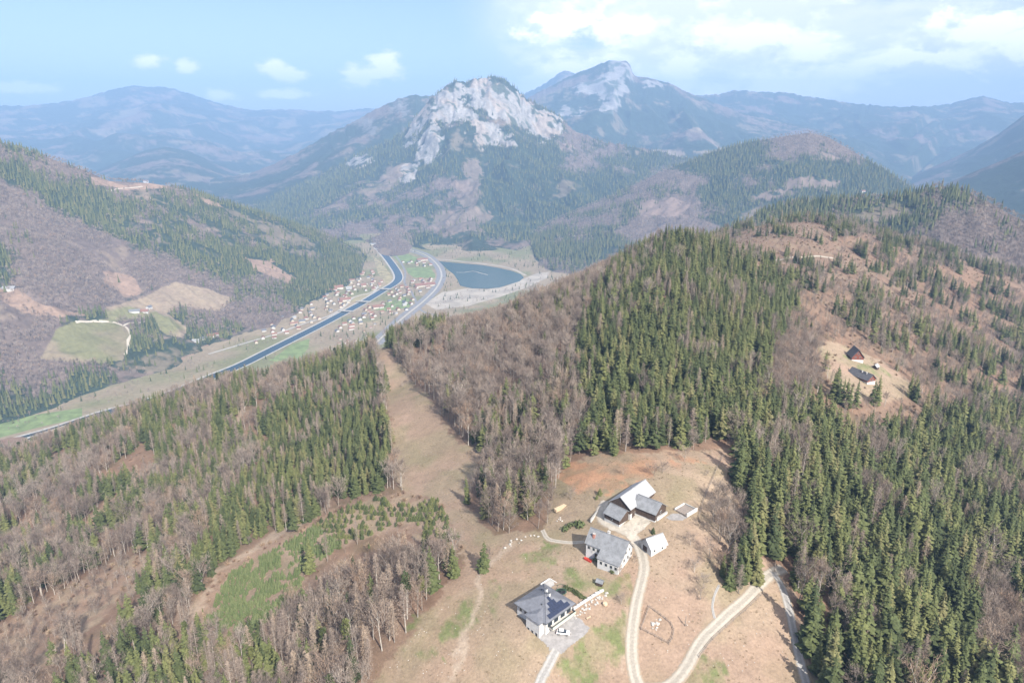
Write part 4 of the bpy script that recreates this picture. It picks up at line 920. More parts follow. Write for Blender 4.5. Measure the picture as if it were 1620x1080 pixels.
# the modern house: square plan under a pyramid roof
def modern_house():
    cx, cy, ze = 10.95, 194.4, 366.5; rz = R(44.5); z0 = 362.6; h = ze - z0
    o = root_at('modern_house', cx, cy, z0, rz, 'modern white house with dark pyramid roof and solar panels', 'house')
    # local axes: -y faces the forecourt (front right in the picture), -x faces the lower left
    a = 6.5; v = [(sx * a, sy * a, zz) for zz in (-5.0, h) for sx, sy in ((-1, -1), (1, -1), (1, 1), (-1, 1))]
    pmesh('wall', v, [(0,1,5,4),(1,2,6,5),(2,3,7,6),(3,0,4,7),(4,5,6,7)], M_WHITE, o)
    e = 7.25; ap = (0, 0, h + 3.5); C = [(-e, -e, h), (e, -e, h), (e, e, h), (-e, e, h)]
    for i in range(4): slab('roof', [C[i], C[(i + 1) % 4], ap], 0.2, M_RMOD, o, 1)
    for i in range(4):
        p = np.array(C[i]); q = np.array(ap); m = (p + q) / 2; d = q - p; ln = np.linalg.norm(d)
        u = d / ln; s = np.cross(u, (0, 0, 1)); s /= np.linalg.norm(s); s *= 0.14; t = np.array((0, 0, 0.1))
        pmesh('hip_cap', [p - s, p + s, q + s, q - s, p + t, q + t], [(0,3,5,4),(1,4,5,2),(0,1,2,3),(0,4,1),(3,2,5)], M_RMOD, o)
    for i in range(4):
        p, q = np.array(C[i]), np.array(C[(i + 1) % 4]); m = (p + q) / 2; r_ = math.atan2(q[1] - p[1], q[0] - p[0]); box('gutter', (m[0] * 1.012, m[1] * 1.012, h - 0.1), (2 * e + 0.2, 0.16, 0.16), M_ALU, o, r_)
    # bay on the lower left side with its own small hip
    y0, y1, xo = -5.6, 0.4, -9.0
    v = [(x, y, zz) for zz in (-5.0, h - 0.15) for x, y in ((xo + .5, y0), (-6.4, y0), (-6.4, y1), (xo + .5, y1))]; pmesh('bay_wall', v, [(0,1,5,4),(1,2,6,5),(2,3,7,6),(3,0,4,7),(4,5,6,7)], M_WHITE, o)
    ym = (y0 + y1) / 2; hb = h - 0.05; rt = (-3.9, ym, h + 1.62)
    slab('bay_roof', [(xo, y0 - .5, hb), (xo, y1 + .5, hb), (-6.6, ym, hb + 1.15)], 0.15, M_RMOD, o, 1)
    slab('bay_roof', [(xo, y0 - .5, hb), (-6.9, y0 - .5, hb + .06), rt, (-6.6, ym, hb + 1.15)], 0.15, M_RMOD, o, 1)
    slab('bay_roof', [(xo, y1 + .5, hb), (-6.9, y1 + .5, hb + .06), rt, (-6.6, ym, hb + 1.15)], 0.15, M_RMOD, o, 1)
    # balcony along the front with a pale green glass railing, garage storey below
    box('balcony', (0.6, -7.4, h - 3.0), (11.4, 1.9, 0.22), M_CREAM, o)
    rl = box('railing', (0.6, -8.3, h - 2.4), (11.4, 0.07, 0.95), simple('pale_green_glass', (0.46, 0.52, 0.42), rough=0.2, var=0.05), o)
    box('hand_rail', (0.6, -8.3, h - 1.9), (11.5, 0.12, 0.08), M_ALU, rl)
    for x in (-5.0, 6.2): box('railing', (x, -7.4, h - 2.4), (0.07, 1.8, 0.95), M_ALU, o)
    for i, x in enumerate((-4.6, -1.6, 1.6, 4.6)):
        w_ = box('window', (x, -6.53, h - 1.7), (2.2, 0.1, 2.0), M_FRAME, o); box('pane', (x, -6.57, h - 1.7), (2.0, 0.1, 1.85), M_GLASS, w_)
    for x in (-4.2, 0.2): box('garage_door', (x, -6.55, -2.0), (2.6, 0.1, 2.2), M_CREAM, o)
    for x in (3.2, 5.3): w_ = box('window', (x, -6.53, -1.6), (1.0, 0.1, 1.1), M_FRAME, o); box('pane', (x, -6.57, -1.6), (0.85, 0.1, 0.95), M_GLASS, w_)
    for y in (-4.4, -2.6, -0.8): w_ = box('window', (-8.53, y, -1.2), (0.1, 0.9, 1.6), M_FRAME, o); box('pane', (-8.57, y, -1.2), (0.1, 0.75, 1.45), M_GLASS, w_)
    for y in (2.6, 4.8): w_ = box('window', (-6.53, y, h - 1.6), (0.1, 1.1, 1.3), M_FRAME, o); box('pane', (-6.57, y, h - 1.6), (0.1, 0.95, 1.15), M_GLASS, w_)
    # solar panels on the front slope
    sl = 3.5 / e; up = np.array((0, 1, sl)) / math.hypot(1, sl); nn = np.array((0, -sl, 1)) / math.hypot(1, sl); pw, ph = 1.08, 1.56
    for row, (x0, n) in enumerate(((-4.9, 10), (-4.2, 9), (-3.0, 7), (-1.6, 4))):
        for i in range(n):
            x = x0 + i * (pw + 0.03); base = np.array((x, -e, h)) + up * (0.55 + row * (ph + 0.03)) + nn * 0.13
            q = [base, base + (pw, 0, 0), base + (pw, 0, 0) + up * ph, base + up * ph]
            if abs(q[2][0]) > -q[2][1] - 0.1 or abs(q[3][0]) > -q[3][1] - 0.1: continue
            vv = q + [p - nn * 0.05 for p in q]; pmesh('solar_panel', vv, [(0,1,2,3),(0,4,5,1),(1,5,6,2),(2,6,7,3),(3,7,4,0)], M_SOLAR, o)
    for (x, y) in ((1.9, 1.2), (0.9, -1.0)): ch = box('chimney', (x, y, h + 3.0), (0.75, 0.75, 2.2), M_WHITE, o); box('cap', (x, y, h + 4.15), (0.95, 0.95, 0.1), M_ALU, ch)
    for (x, y) in ((-3.2, -1.6), (2.6, 3.9)): box('roof_vent', (x, y, h + 3.5 - max(abs(x), abs(y)) * sl + 0.25), (0.3, 0.3, 0.6), M_ALU, o)
    NO_TREES.append((cx, cy, 14))
    # terrace slab behind the house
    c = gp(868, 925); t = root_at('terrace', c[0], c[1], c[2], rz, 'small grey terrace with pale edging behind the modern house', 'terrace')
    box('slab', (0, 0, 0.15), (4.6, 3.4, 0.5), M_CONC, t); box('edging', (0, 1.8, 0.3), (4.6, 0.3, 0.8), M_WHITE, t); box('edging', (2.4, 0, 0.3), (0.3, 3.4, 0.8), M_WHITE, t)
modern_house()

gable('farmhouse', 35.0, 216.4, 369.4, R(-36.0), 14.8, 7.2, 5.0, 9.0, M_WHITE, M_RGREY, 'long white farmhouse with grey gabled roof beside the gravel road', chimneys=((-0.4, 0.2, 1.3, M_WHITE), (-5.2, -2.0, 1.6, M_BRICK)),
      openings=(('f', -6.2, 3.2, 0.8, 1.0, 'w'), ('f', -4.2, 3.2, 0.8, 1.0, 'w'), ('f', -2.4, 3.2, 0.8, 1.0, 'w'), ('f', -3.2, 0.8, 1.1, 2.0, 'door'),
                ('r', -2.6, 2.6, 0.8, 1.1, 'w'), ('r', 0.2, 2.6, 0.8, 1.1, 'w'), ('r', 2.8, 2.6, 0.8, 1.1, 'w'), ('r', -1.4, 5.2, 0.7, 0.9, 'w'), ('r', 1.4, 5.2, 0.7, 0.9, 'w'), ('r', -2.4, -0.2, 0.8, 1.0, 'w'), ('r', 1.0, -0.2, 0.8, 1.0, 'w')))
def annex():  # lean-to continuing the farmhouse roof downhill
    o = [q for q in COL.objects if q.name == 'farmhouse'][0]; sl = 4.0 / 4.8
    slab('annex_roof', [(-1.2, -7.1, 2.75), (7.9, -7.1, 2.75), (7.9, -3.9, 4.85), (-1.2, -3.9, 4.85)], 0.17, M_RGREY, o)
    v = [(x, y, z) for x, y, z in ((-0.9, -6.7, -4), (7.35, -6.7, -4), (7.35, -3.5, -4), (-0.9, -3.5, -4), (-0.9, -6.7, 2.75), (7.35, -6.7, 2.75), (7.35, -3.5, 4.8), (-0.9, -3.5, 4.8))]
    pmesh('annex_wall', v, [(0,1,5,4),(1,2,6,5),(3,0,4,7)], M_WHITE, o)
    for x in (0.6, 2.6, 4.6, 6.4): w_ = box('window', (x, -6.73, 1.2), (1.0, 0.08, 1.2), M_FRAME, o); box('pane', (x, -6.76, 1.2), (0.8, 0.08, 1.0), M_GLASS, w_)
annex()
# the barn and its wings
gable('barn', 47.5, 242.3, 374.3, R(48.3), 17.4, 9.2, 4.6, 8.0, M_WOODD, M_RPALE, 'long dark wooden barn with pale grey roof above the yard', 'barn', split=2.2, wall2=M_WHITE, openings=(('f', -6.5, 1.0, 2.0, 2.2, 'door'), ('f', 2.5, 1.2, 1.6, 2.0, 'door'), ('f', -3.5, 1.3, 0.8, 0.8, 'w'), ('l', 0, 5.6, 1.2, 1.2, 'door')))
gable('barn_wing', 53.0, 235.9, 374.5, R(-41.0), 9.6, 8.0, 4.0, 6.9, M_WOODD, M_RGREY, 'dark boarded barn wing with grey roof joined to the long barn', 'barn', split=1.0, wall2=M_WHITE, openings=(('f', 2.2, 1.7, 1.6, 1.4, 'door'), ('r', 0, 3.2, 0.9, 0.9, 'w')))
gable('cart_shed', 41.0, 235.0, 373.2, R(-47.0), 7.2, 7.8, 2.8, 5.3, M_WOODD, M_RGREY, 'low cart shed with grey roof at the near end of the barn', 'shed', split=0.6, wall2=M_WHITE, openings=(('f', -2.4, 1.4, 1.2, 1.5, 'door'), ('f', 2.0, 1.4, 1.6, 1.5, 'door'), ('f', 0, 1.5, 0.7, 0.7, 'w')))
gable('outbuilding', 51.2, 216.9, 372.0, R(29.0), 7.0, 5.6, 2.7, 5.4, M_WHITE, M_RPALE, 'small white outbuilding with pale roof right of the road bend', 'shed', openings=(('f', -2.0, 1.6, 0.6, 0.7, 'w'), ('f', 1.6, 1.6, 0.6, 0.7, 'w'), ('l', 0.6, 1.1, 2.2, 2.1, 'door')))
# the farm on the right
_c = gp(1356, 572); gable('chalet', _c[0] + 0.5, _c[1] + 4.5, _c[2] + 0.4, R(84.0), 9.5, 8.0, 3.4, 8.4, M_WOODR, M_RDARK, 'red-brown wooden chalet with steep dark roof on the right', 'house', split=1.2, wall2=M_WHITE, over=0.8, openings=(('l', -1.6, 2.8, 0.8, 0.9, 'w'), ('l', 1.6, 2.8, 0.8, 0.9, 'w'), ('l', 0, 5.6, 0.8, 0.9, 'w')))
_c = gp(1372, 606); gable('long_farmhouse', _c[0] - 1.0, _c[1] + 6.5, _c[2] + 0.6, R(-66.0), 15.5, 7.4, 2.6, 5.8, M_WOODR, M_RDARK, 'long low farmhouse with dark roof below the chalet', 'house', split=0.8, wall2=M_WHITE, over=0.8, chimneys=((0.5, -0.8, 1.1, M_WHITE), (4.0, -0.8, 1.1, M_WHITE)), openings=(('r', -1.2, 1.8, 0.8, 0.9, 'w'), ('r', 1.2, 1.8, 0.8, 0.9, 'w'), ('r', 0, 3.8, 0.7, 0.7, 'w')))
_c = gp(1385, 583); gable('hut', _c[0], _c[1], _c[2], R(40), 3.6, 3.0, 2.0, 3.4, M_WOODD, M_RPALE, 'tiny dark hut with a pale roof beside the chalet', 'hut', openings=(('l', 0, 1.0, 0.8, 1.8, 'door'),))

# white car on the forecourt
def car():
    a, b = gp(879, 1001), gp(903, 1004); c = (a + b) / 2; o = root_at('parked_car', c[0], c[1], HZ(c[0], c[1]) + 0.10, math.atan2(b[1] - a[1], b[0] - a[0]), 'white hatchback parked on the grey forecourt', 'car')
    paint = simple('white_car_paint', (0.80, 0.80, 0.80), rough=0.3, var=0.01, spec=0.5)
    prof = [(-2.15, .42), (-2.2, .72), (-2.05, .98), (-1.0, 1.02), (0.95, .98), (1.85, .86), (2.15, .66), (2.18, .40)]
    n = len(prof); v = []
    for s, ins in ((-1, 0), (1, 0)): v += [(x, s * (0.88 - 0.06 * (z > .9) - 0.08 * (abs(x) > 2)), z) for x, z in prof]
    pmesh('body', v, [tuple(range(n - 1, -1, -1)), tuple(range(n, 2 * n))] + [(i, i + 1, i + 1 + n, i + n) for i in range(n - 1)] + [(n - 1, 0, n, 2 * n - 1)], paint, o)
    cab = [(-1.85, .99, .80), (-1.35, 1.46, .64), (0.15, 1.50, .64), (1.05, .985, .78)]; v = [(x, -w, z) for x, z, w in cab] + [(x, w, z) for x, z, w in cab]
    g = pmesh('cabin', v, [(3, 2, 1, 0), (4, 5, 6, 7), (0, 1, 5, 4), (2, 3, 7, 6), (1, 2, 6, 5)], M_GLASS, o)
    pmesh('roof', [(-1.38, -.63, 1.475), (0.16, -.63, 1.515), (0.16, .63, 1.515), (-1.38, .63, 1.475), (-1.38, -.63, 1.45), (0.16, -.63, 1.49), (0.16, .63, 1.49), (-1.38, .63, 1.45)], [(0,1,2,3),(0,4,5,1),(1,5,6,2),(2,6,7,3),(3,7,4,0)], paint, o)
    for x in (-1.35, 1.35):
        for s in (-1, 1):
            vv = [(x + .32 * math.cos(t), s * .90, .32 + .32 * math.sin(t)) for t in np.linspace(0, 6.283, 13)[:-1]] + [(x + .32 * math.cos(t), s * .68, .32 + .32 * math.sin(t)) for t in np.linspace(0, 6.283, 13)[:-1]]
            w_ = pmesh('wheel', vv, [tuple(range(12)), tuple(range(23, 11, -1))] + [(i, i + 12, (i + 1) % 12 + 12, (i + 1) % 12) for i in range(12)], M_TYRE, o)
            pmesh('rim', [(x + .19 * math.cos(t), s * .905, .32 + .19 * math.sin(t)) for t in np.linspace(0, 6.283, 9)[:-1]], [tuple(range(8))], M_FRAME, w_)
    for s in (-1, 1): box('headlight', (2.12, s * .62, .68), (.12, .36, .14), M_GLASS, o); box('tail_light', (-2.17, s * .66, .78), (.08, .26, .2), M_REDP, o)
car()
def rock_mesh(seed, sx=1.0, sy=1.0, sz=0.7):
    r = np.random.default_rng(seed); n = 7; v = [(0, 0, sz * r.uniform(.85, 1.05))]
    for zf, rf in ((.65, .75), (.1, 1.0), (-.4, .9)):
        v += [(sx * rf * math.cos(6.283 * k / n) * r.uniform(.75, 1.15), sy * rf * math.sin(6.283 * k / n) * r.uniform(.75, 1.15), sz * (zf + r.uniform(-.12, .12))) for k in range(n)]
    f = [(0, 1 + k, 1 + (k + 1) % n) for k in range(n)] + [(1 + l * n + k, 1 + (l + 1) * n + k, 1 + (l + 1) * n + (k + 1) % n, 1 + l * n + (k + 1) % n) for l in range(2) for k in range(n)]
    me = bpy.data.meshes.new('rock'); me.from_pydata(v, [], f); me.materials.append(M_STONE); me.update(); return me
ROCKS = [rock_mesh(900 + i) for i in range(6)]
def rubble(name, spots, size, label, cat):
    """a thing made of single stones"""
    c = np.mean([s[:2] for s in spots], 0); o = root_at(name, c[0], c[1], float(HZ(c[0], c[1])), 0, label, cat)
    for (x, y) in spots:
        q = link('stone', ROCKS[int(rng.integers(6))], o); s = size * rng.uniform(.6, 1.3); q.location = (x - c[0], y - c[1], float(HZ(x, y)) - o.location.z + 0.1); q.scale = (s, s * rng.uniform(.7, 1.1), s * .8); q.rotation_euler = (0, 0, rng.uniform(0, 6.28))
    return o
def along(pix, n, jit=0.0):
    C = ground_line(pix, 0.3); i = np.linspace(0, len(C) - 1, n).astype(int); return [tuple(C[k] + rng.normal(size=2) * jit) for k in i]
# retaining wall and boulder bank beside the modern house
C = ground_line([(907, 964), (925, 952), (945, 939), (955, 934)], 0.5)
_o = root_at('retaining_wall', C[0][0], C[0][1], float(HZ(*C[0])), 0, 'long low white retaining wall right of the modern house', 'wall')
for i in range(0, len(C) - 3, 3):
    a, b = C[i], C[i + 3]; m = (a + b) / 2; box('coping_stone', (m[0] - C[0][0], m[1] - C[0][1], float(HZ(*m)) - _o.location.z + 0.25), (np.linalg.norm(b - a) - .04, .55, 1.1), M_WHITE, _o, math.atan2(*(b - a)[::-1]))
rubble('boulder_bank', along([(909, 971), (930, 957), (950, 943), (960, 936)], 22, .5) + along([(912, 975), (935, 959), (956, 943)], 16, .5), .45, 'bank of pale boulders below the white retaining wall', 'boulders')
# hedge behind the house
_s = along([(894, 930), (905, 934), (915, 941), (924, 947)], 14, .15); _o = root_at('hedge', _s[0][0], _s[0][1], float(HZ(*_s[0])), 0, 'low dark green hedge between house and lawn', 'hedge')
def bush_mesh(seed, n=160, leaf=.22, up=1.0):
    r = np.random.default_rng(seed); t = TB()
    for i in range(n):
        d = r.normal(size=3); d /= np.linalg.norm(d); d[2] = abs(d[2]) * up; p = d * r.uniform(.55, 1.05); t.tri(p + r.normal(size=3) * leaf, p + r.normal(size=3) * leaf, p + r.normal(size=3) * leaf + d * .1, 0)
    return t.mesh('bush', [M_YSPR])
BUSH = [bush_mesh(950 + i) for i in range(3)]
for x, y in _s: q = link('hedge_bush', BUSH[int(rng.integers(3))], _o); q.location = (x - _s[0][0], y - _s[0][1], float(HZ(x, y)) - _o.location.z); q.scale = (.75, .75, 1.0)
# trampoline
_c = gp(888, 938); _o = root_at('trampoline', _c[0], _c[1], _c[2], 0, 'round green trampoline with safety net beside the hedge', 'trampoline'); th = np.linspace(0, 6.283, 17)[:-1]
pmesh('mat', [(1.5 * math.cos(t), 1.5 * math.sin(t), .75) for t in th], [tuple(range(16))], M_TYRE, _o)
pmesh('rim', [(q * math.cos(t), q * math.sin(t), .8) for q in (1.45, 1.8) for t in th], [(i, (i + 1) % 16, 16 + (i + 1) % 16, 16 + i) for i in range(16)], M_NET, _o)
pmesh('net_ring', [(1.8 * math.cos(t), 1.8 * math.sin(t), z) for z in (2.4, 2.55) for t in th], [(i, (i + 1) % 16, 16 + (i + 1) % 16, 16 + i) for i in range(16)], M_NET, _o)
for t in th[::2]: box('pole', (1.8 * math.cos(t), 1.8 * math.sin(t), 1.25), (.07, .07, 2.5), M_ALU, _o); 
for t in th[::4]: box('leg', (1.6 * math.cos(t), 1.6 * math.sin(t), .4), (.08, .08, .8), M_ALU, _o)
# small hut in the meadow, kennel-like
_c = gp(949, 924); gable('garden_hut', _c[0], _c[1], _c[2], R(-30), 2.2, 1.7, 1.2, 1.9, M_WOODD, M_RGREY, 'tiny grey hut standing alone in the meadow', 'hut', over=.25, base=-.6, openings=(('f', 0, .6, .6, .9, 'door'),))
# timber stack
a, b = gp(878, 812), gp(894, 799); c = (a + b) / 2; _o = root_at('timber_stack', c[0], c[1], float(HZ(c[0], c[1])), math.atan2(b[1] - a[1], b[0] - a[0]), 'long stack of pale sawn timber on the meadow', 'timber stack'); L = np.linalg.norm((b - a)[:2])
for r_ in range(4):
    for k in range(4): box('plank', (rng.uniform(-.08, .08), -.55 + k * .36, .2 + r_ * .32), (L * rng.uniform(.95, 1.0), .33, .28), M_WOOD, _o)
for x in (-L * .35, 0, L * .35): box('bearer', (x, 0, 0), (.2, 1.6, .3), M_WOODG, _o)
rubble('stone_heap', [tuple(gp(px, py)[:2] + rng.normal(size=2) * .4) for px, py in ((885, 820), (888, 821), (883, 824), (887, 817), (890, 823))], .5, 'small heap of grey stones below the timber stack', 'stones')
# heaps of broken stone at the end of the garden path
rubble('stone_heap', [tuple(gp(px, py)[:2] + rng.normal(size=2) * .5) for px, py in ((806, 856), (812, 858), (818, 852), (824, 855), (810, 862), (830, 850), (836, 848), (845, 846), (803, 862), (798, 868), (850, 848), (822, 860))], .5, 'scattered pale stones at the end of the garden path', 'stones')
rubble('stone_heap', [tuple(gp(px, py)[:2] + rng.normal(size=2) * .25) for px in (1033, 1037, 1041) for py in (983, 988, 993)] + [tuple(gp(1044, 980)[:2])], .55, 'heap of pale stones inside the paddock fence', 'stones')
# paddock fence: posts and rails
def fence(name, pix, step, label, closed=False, mat_=M_WOODG, hgt=1.2):
    if closed: pix = pix + [pix[0]]
    C = np.vstack([np.linspace(gp(*p)[:2], gp(*q)[:2], max(2, int(np.linalg.norm(gp(*p)[:2] - gp(*q)[:2]) / step)) + 1)[:-1] for p, q in zip(pix[:-1], pix[1:])] + [gp(*pix[-1])[None, :2]])
    o = root_at(name, C[0][0], C[0][1], float(HZ(*C[0])), 0, label, 'fence'); Z = HZ(C[:, 0], C[:, 1]) - o.location.z
    for i, c in enumerate(C):
        if closed and i == len(C) - 1: break
        box('post', (c[0] - C[0][0], c[1] - C[0][1], Z[i] + hgt / 2 - .1), (.12, .12, hgt + .3), mat_, o)
    for i in range(len(C) - 1):
        a = np.array((*(C[i] - C[0]), Z[i])); b = np.array((*(C[i + 1] - C[0]), Z[i + 1])); d = b - a; s = np.array((-d[1], d[0], 0)); s = s / np.linalg.norm(s) * .035
        for hz in (.55, 1.0):
            w = np.array((0, 0, .05)); p, q = a + (0, 0, hz), b + (0, 0, hz); pmesh('rail', [p - s - w, p - s + w, p + s - w, p + s + w, q - s - w, q - s + w, q + s - w, q + s + w], BOXF, mat_, o)
fence('paddock_fence', [(1027, 961), (1045, 974), (1061, 987), (1066, 998), (1064, 1010), (1058, 1019), (1036, 1007), (1014, 996)], 2.4, 'weathered wooden paddock fence around the stone heap', True, M_WOODG)
fence('pasture_fence', [(1106, 1040), (1128, 1012), (1150, 992), (1180, 966), (1204, 942)], 3.2, 'thin pasture fence along the right-hand gravel road')
fence('pasture_fence', [(1144, 722), (1128, 757), (1112, 795), (1105, 822)], 4.0, 'thin pasture fence running down the slope right of the barn')
# manure pit with white walls right of the barn
_c = gp(1084, 808); _o = root_at('manure_pit', _c[0], _c[1], _c[2], R(41), 'open manure pit with low white walls right of the barn', 'pit')
for nm, c, s, m_ in (('pit_wall', (0, 2.7, .4), (6.0, .4, 1.5), M_WHITE), ('pit_wall', (0.6, -2.7, .4), (6.6, .4, 1.5), M_WHITE), ('pit_wall', (3.2, 0, .4), (.4, 5.0, 1.5), M_CONC), ('manure', (0, 0, .25), (5.9, 4.9, .7), M_WOODG)): box(nm, c, s, m_, _o)
_c = gp(1047, 818); _o = root_at('yard_wall', _c[0], _c[1], _c[2], R(41), 'low white wall at the foot of the barn wing', 'wall'); box('wall_face', (0, 0, .5), (6.2, .45, 1.6), M_WHITE, _o); box('coping', (0, 0, 1.34), (6.4, .6, .1), M_CONC, _o)
_c = gp(940, 818); _o = root_at('yard_wall', _c[0], _c[1], _c[2], R(62), 'pale garden wall left of the gravel yard', 'wall'); box('wall_face', (0, 0, .4), (7.0, .4, 1.4), M_WHITE, _o); box('coping', (0, 0, 1.14), (7.2, .55, .1), M_CONC, _o)
# posts leaning in the meadow
for px, py, lab in ((1084, 990, 'tall leaning wooden post in the meadow right of the paddock'), (1225, 905, 'wooden signpost where the gravel road meets the forest')):
    c = gp(px, py); o = root_at('post', c[0], c[1], c[2], 0, lab, 'post'); s = box('shaft', (0, 0, 1.9), (.2, .2, 4.4), M_WOODG, o); box('brace', (.5, 0, .9), (.14, .14, 2.6), M_WOODG, o).rotation_euler = (0, R(-25), 0)
# pale benches / boards on the green slope
_c = gp(931, 978); _o = root_at('bench', _c[0], _c[1], _c[2], R(35), 'pale wooden bench on the green slope below the boulders', 'bench')
box('seat', (0, 0, .5), (1.8, .5, .08), M_WOOD, _o); box('leg', (-.7, 0, .2), (.1, .4, .5), M_WOOD, _o); box('leg', (.7, 0, .2), (.1, .4, .5), M_WOOD, _o)
_c = gp(957, 956); q = link('hay_bale', rock_mesh(990, 1, 1, 1)); q.location = tuple(_c + (0, 0, .3)); q.data.materials.clear(); q.data.materials.append(M_WOOD); tag(q, 'round straw-coloured bale near the boulder bank', 'bale')
# scattered stones in the pasture
def field_stones():
    V = []; F = []; n = 0
    polys = [[(640,1070),(760,1000),(900,1075)], [(640,640),(690,700),(760,740),(690,770),(650,740)], [(1020,930),(1120,940),(1100,1020),(1020,1040)], [(660,990),(760,900),(860,860),(760,1020)], [(1100,1060),(1220,960),(1260,1070)], [(600,1060),(700,960),(700,1080)]]
    for p in polys:
        a = np.array(p); x0, y0 = a.min(0); x1, y1 = a.max(0); k = 0
        while k < 26:
            px, py = rng.uniform(x0, x1), rng.uniform(y0, y1)
            if not in_poly(np.array([px]), np.array([py]), p)[0]: continue
            k += 1; c = gp(px, py); me = ROCKS[int(rng.integers(6))]; s = rng.uniform(.08, .22)
            for v in me.vertices: V.append((c[0] + v.co.x * s, c[1] + v.co.y * s, c[2] + v.co.z * s))
            for f in me.polygons: F.append(tuple(n + i for i in f.vertices))
            n += len(me.vertices)
    o = pmesh('field_stones', V, F, M_STONE); tag(o, 'small pale stones scattered over the pasture', kind='stuff')
field_stones()
# ------------------------------------------------------------------ village in the valley and far farms
def hit(fn, px, py):
    d = pix_dir(px, py); t = 900.0
    while t < 6000:
        p = d * t
        if CAM_Z + p[2] <= fn(np.array([p[0]]), np.array([p[1]]))[0]: break
        t += 4
    return (d[0] * t, d[1] * t, CAM_Z + d[2] * t)
VILLAGE_PTS = []
def small_house(x, y, z, rz, L, Wd, He, Hr, roof_m, wall_m, label, cat='house', group=None, name='village_house', proto={}):
    key = (roof_m.name, wall_m.name)
    if key not in proto:
        v = [(-.5, -.5, -3), (.5, -.5, -3), (.5, .5, -3), (-.5, .5, -3), (-.5, -.5, .62), (.5, -.5, .62), (.5, .5, .62), (-.5, .5, .62), (-.5, 0, .98), (.5, 0, .98)]
        wm = bpy.data.meshes.new('house_wall'); wm.from_pydata(v, [], [(0,1,5,4),(2,3,7,6),(3,0,4,8,7),(1,2,6,9,5)]); wm.materials.append(wall_m)
        rv = []; rf = []
        for s in (-1, 1):
            b = len(rv); q = [(-.56, s * .60, .55), (.56, s * .60, .55), (.56, 0, 1.0), (-.56, 0, 1.0)]; rv += q + [(a, c, d - .04) for a, c, d in q]; rf += [tuple(b + i for i in f) for f in ((0,1,2,3),(4,5,6,7),(0,1,5,4),(1,2,6,5),(0,3,7,4))]
        rm = bpy.data.meshes.new('house_roof'); rm.from_pydata(rv, [], rf); rm.materials.append(roof_m); rm.attributes.new('seam', 'FLOAT', 'POINT').data.foreach_set('value', np.zeros(len(rv), np.float32)); proto[key] = (wm, rm)
    wm, rm = proto[key]; o = root_at(name, x, y, z, rz, label, cat, group); link('wall', wm, o); link('roof', rm, o); o.scale = (L, Wd, Hr); VILLAGE_PTS.append((x, y, max(L, Wd))); return o
M_VWALL = simple('village_render', (0.50, 0.49, 0.46), var=0.1); M_VWALL2 = simple('village_render_ochre', (0.48, 0.43, 0.35), var=0.1)
ROOFS = ((M_RRED, 'red', 4), (M_RBRN, 'brown', 2), (M_RMOD, 'dark grey', 2), (M_RPALE, 'pale grey', 1))
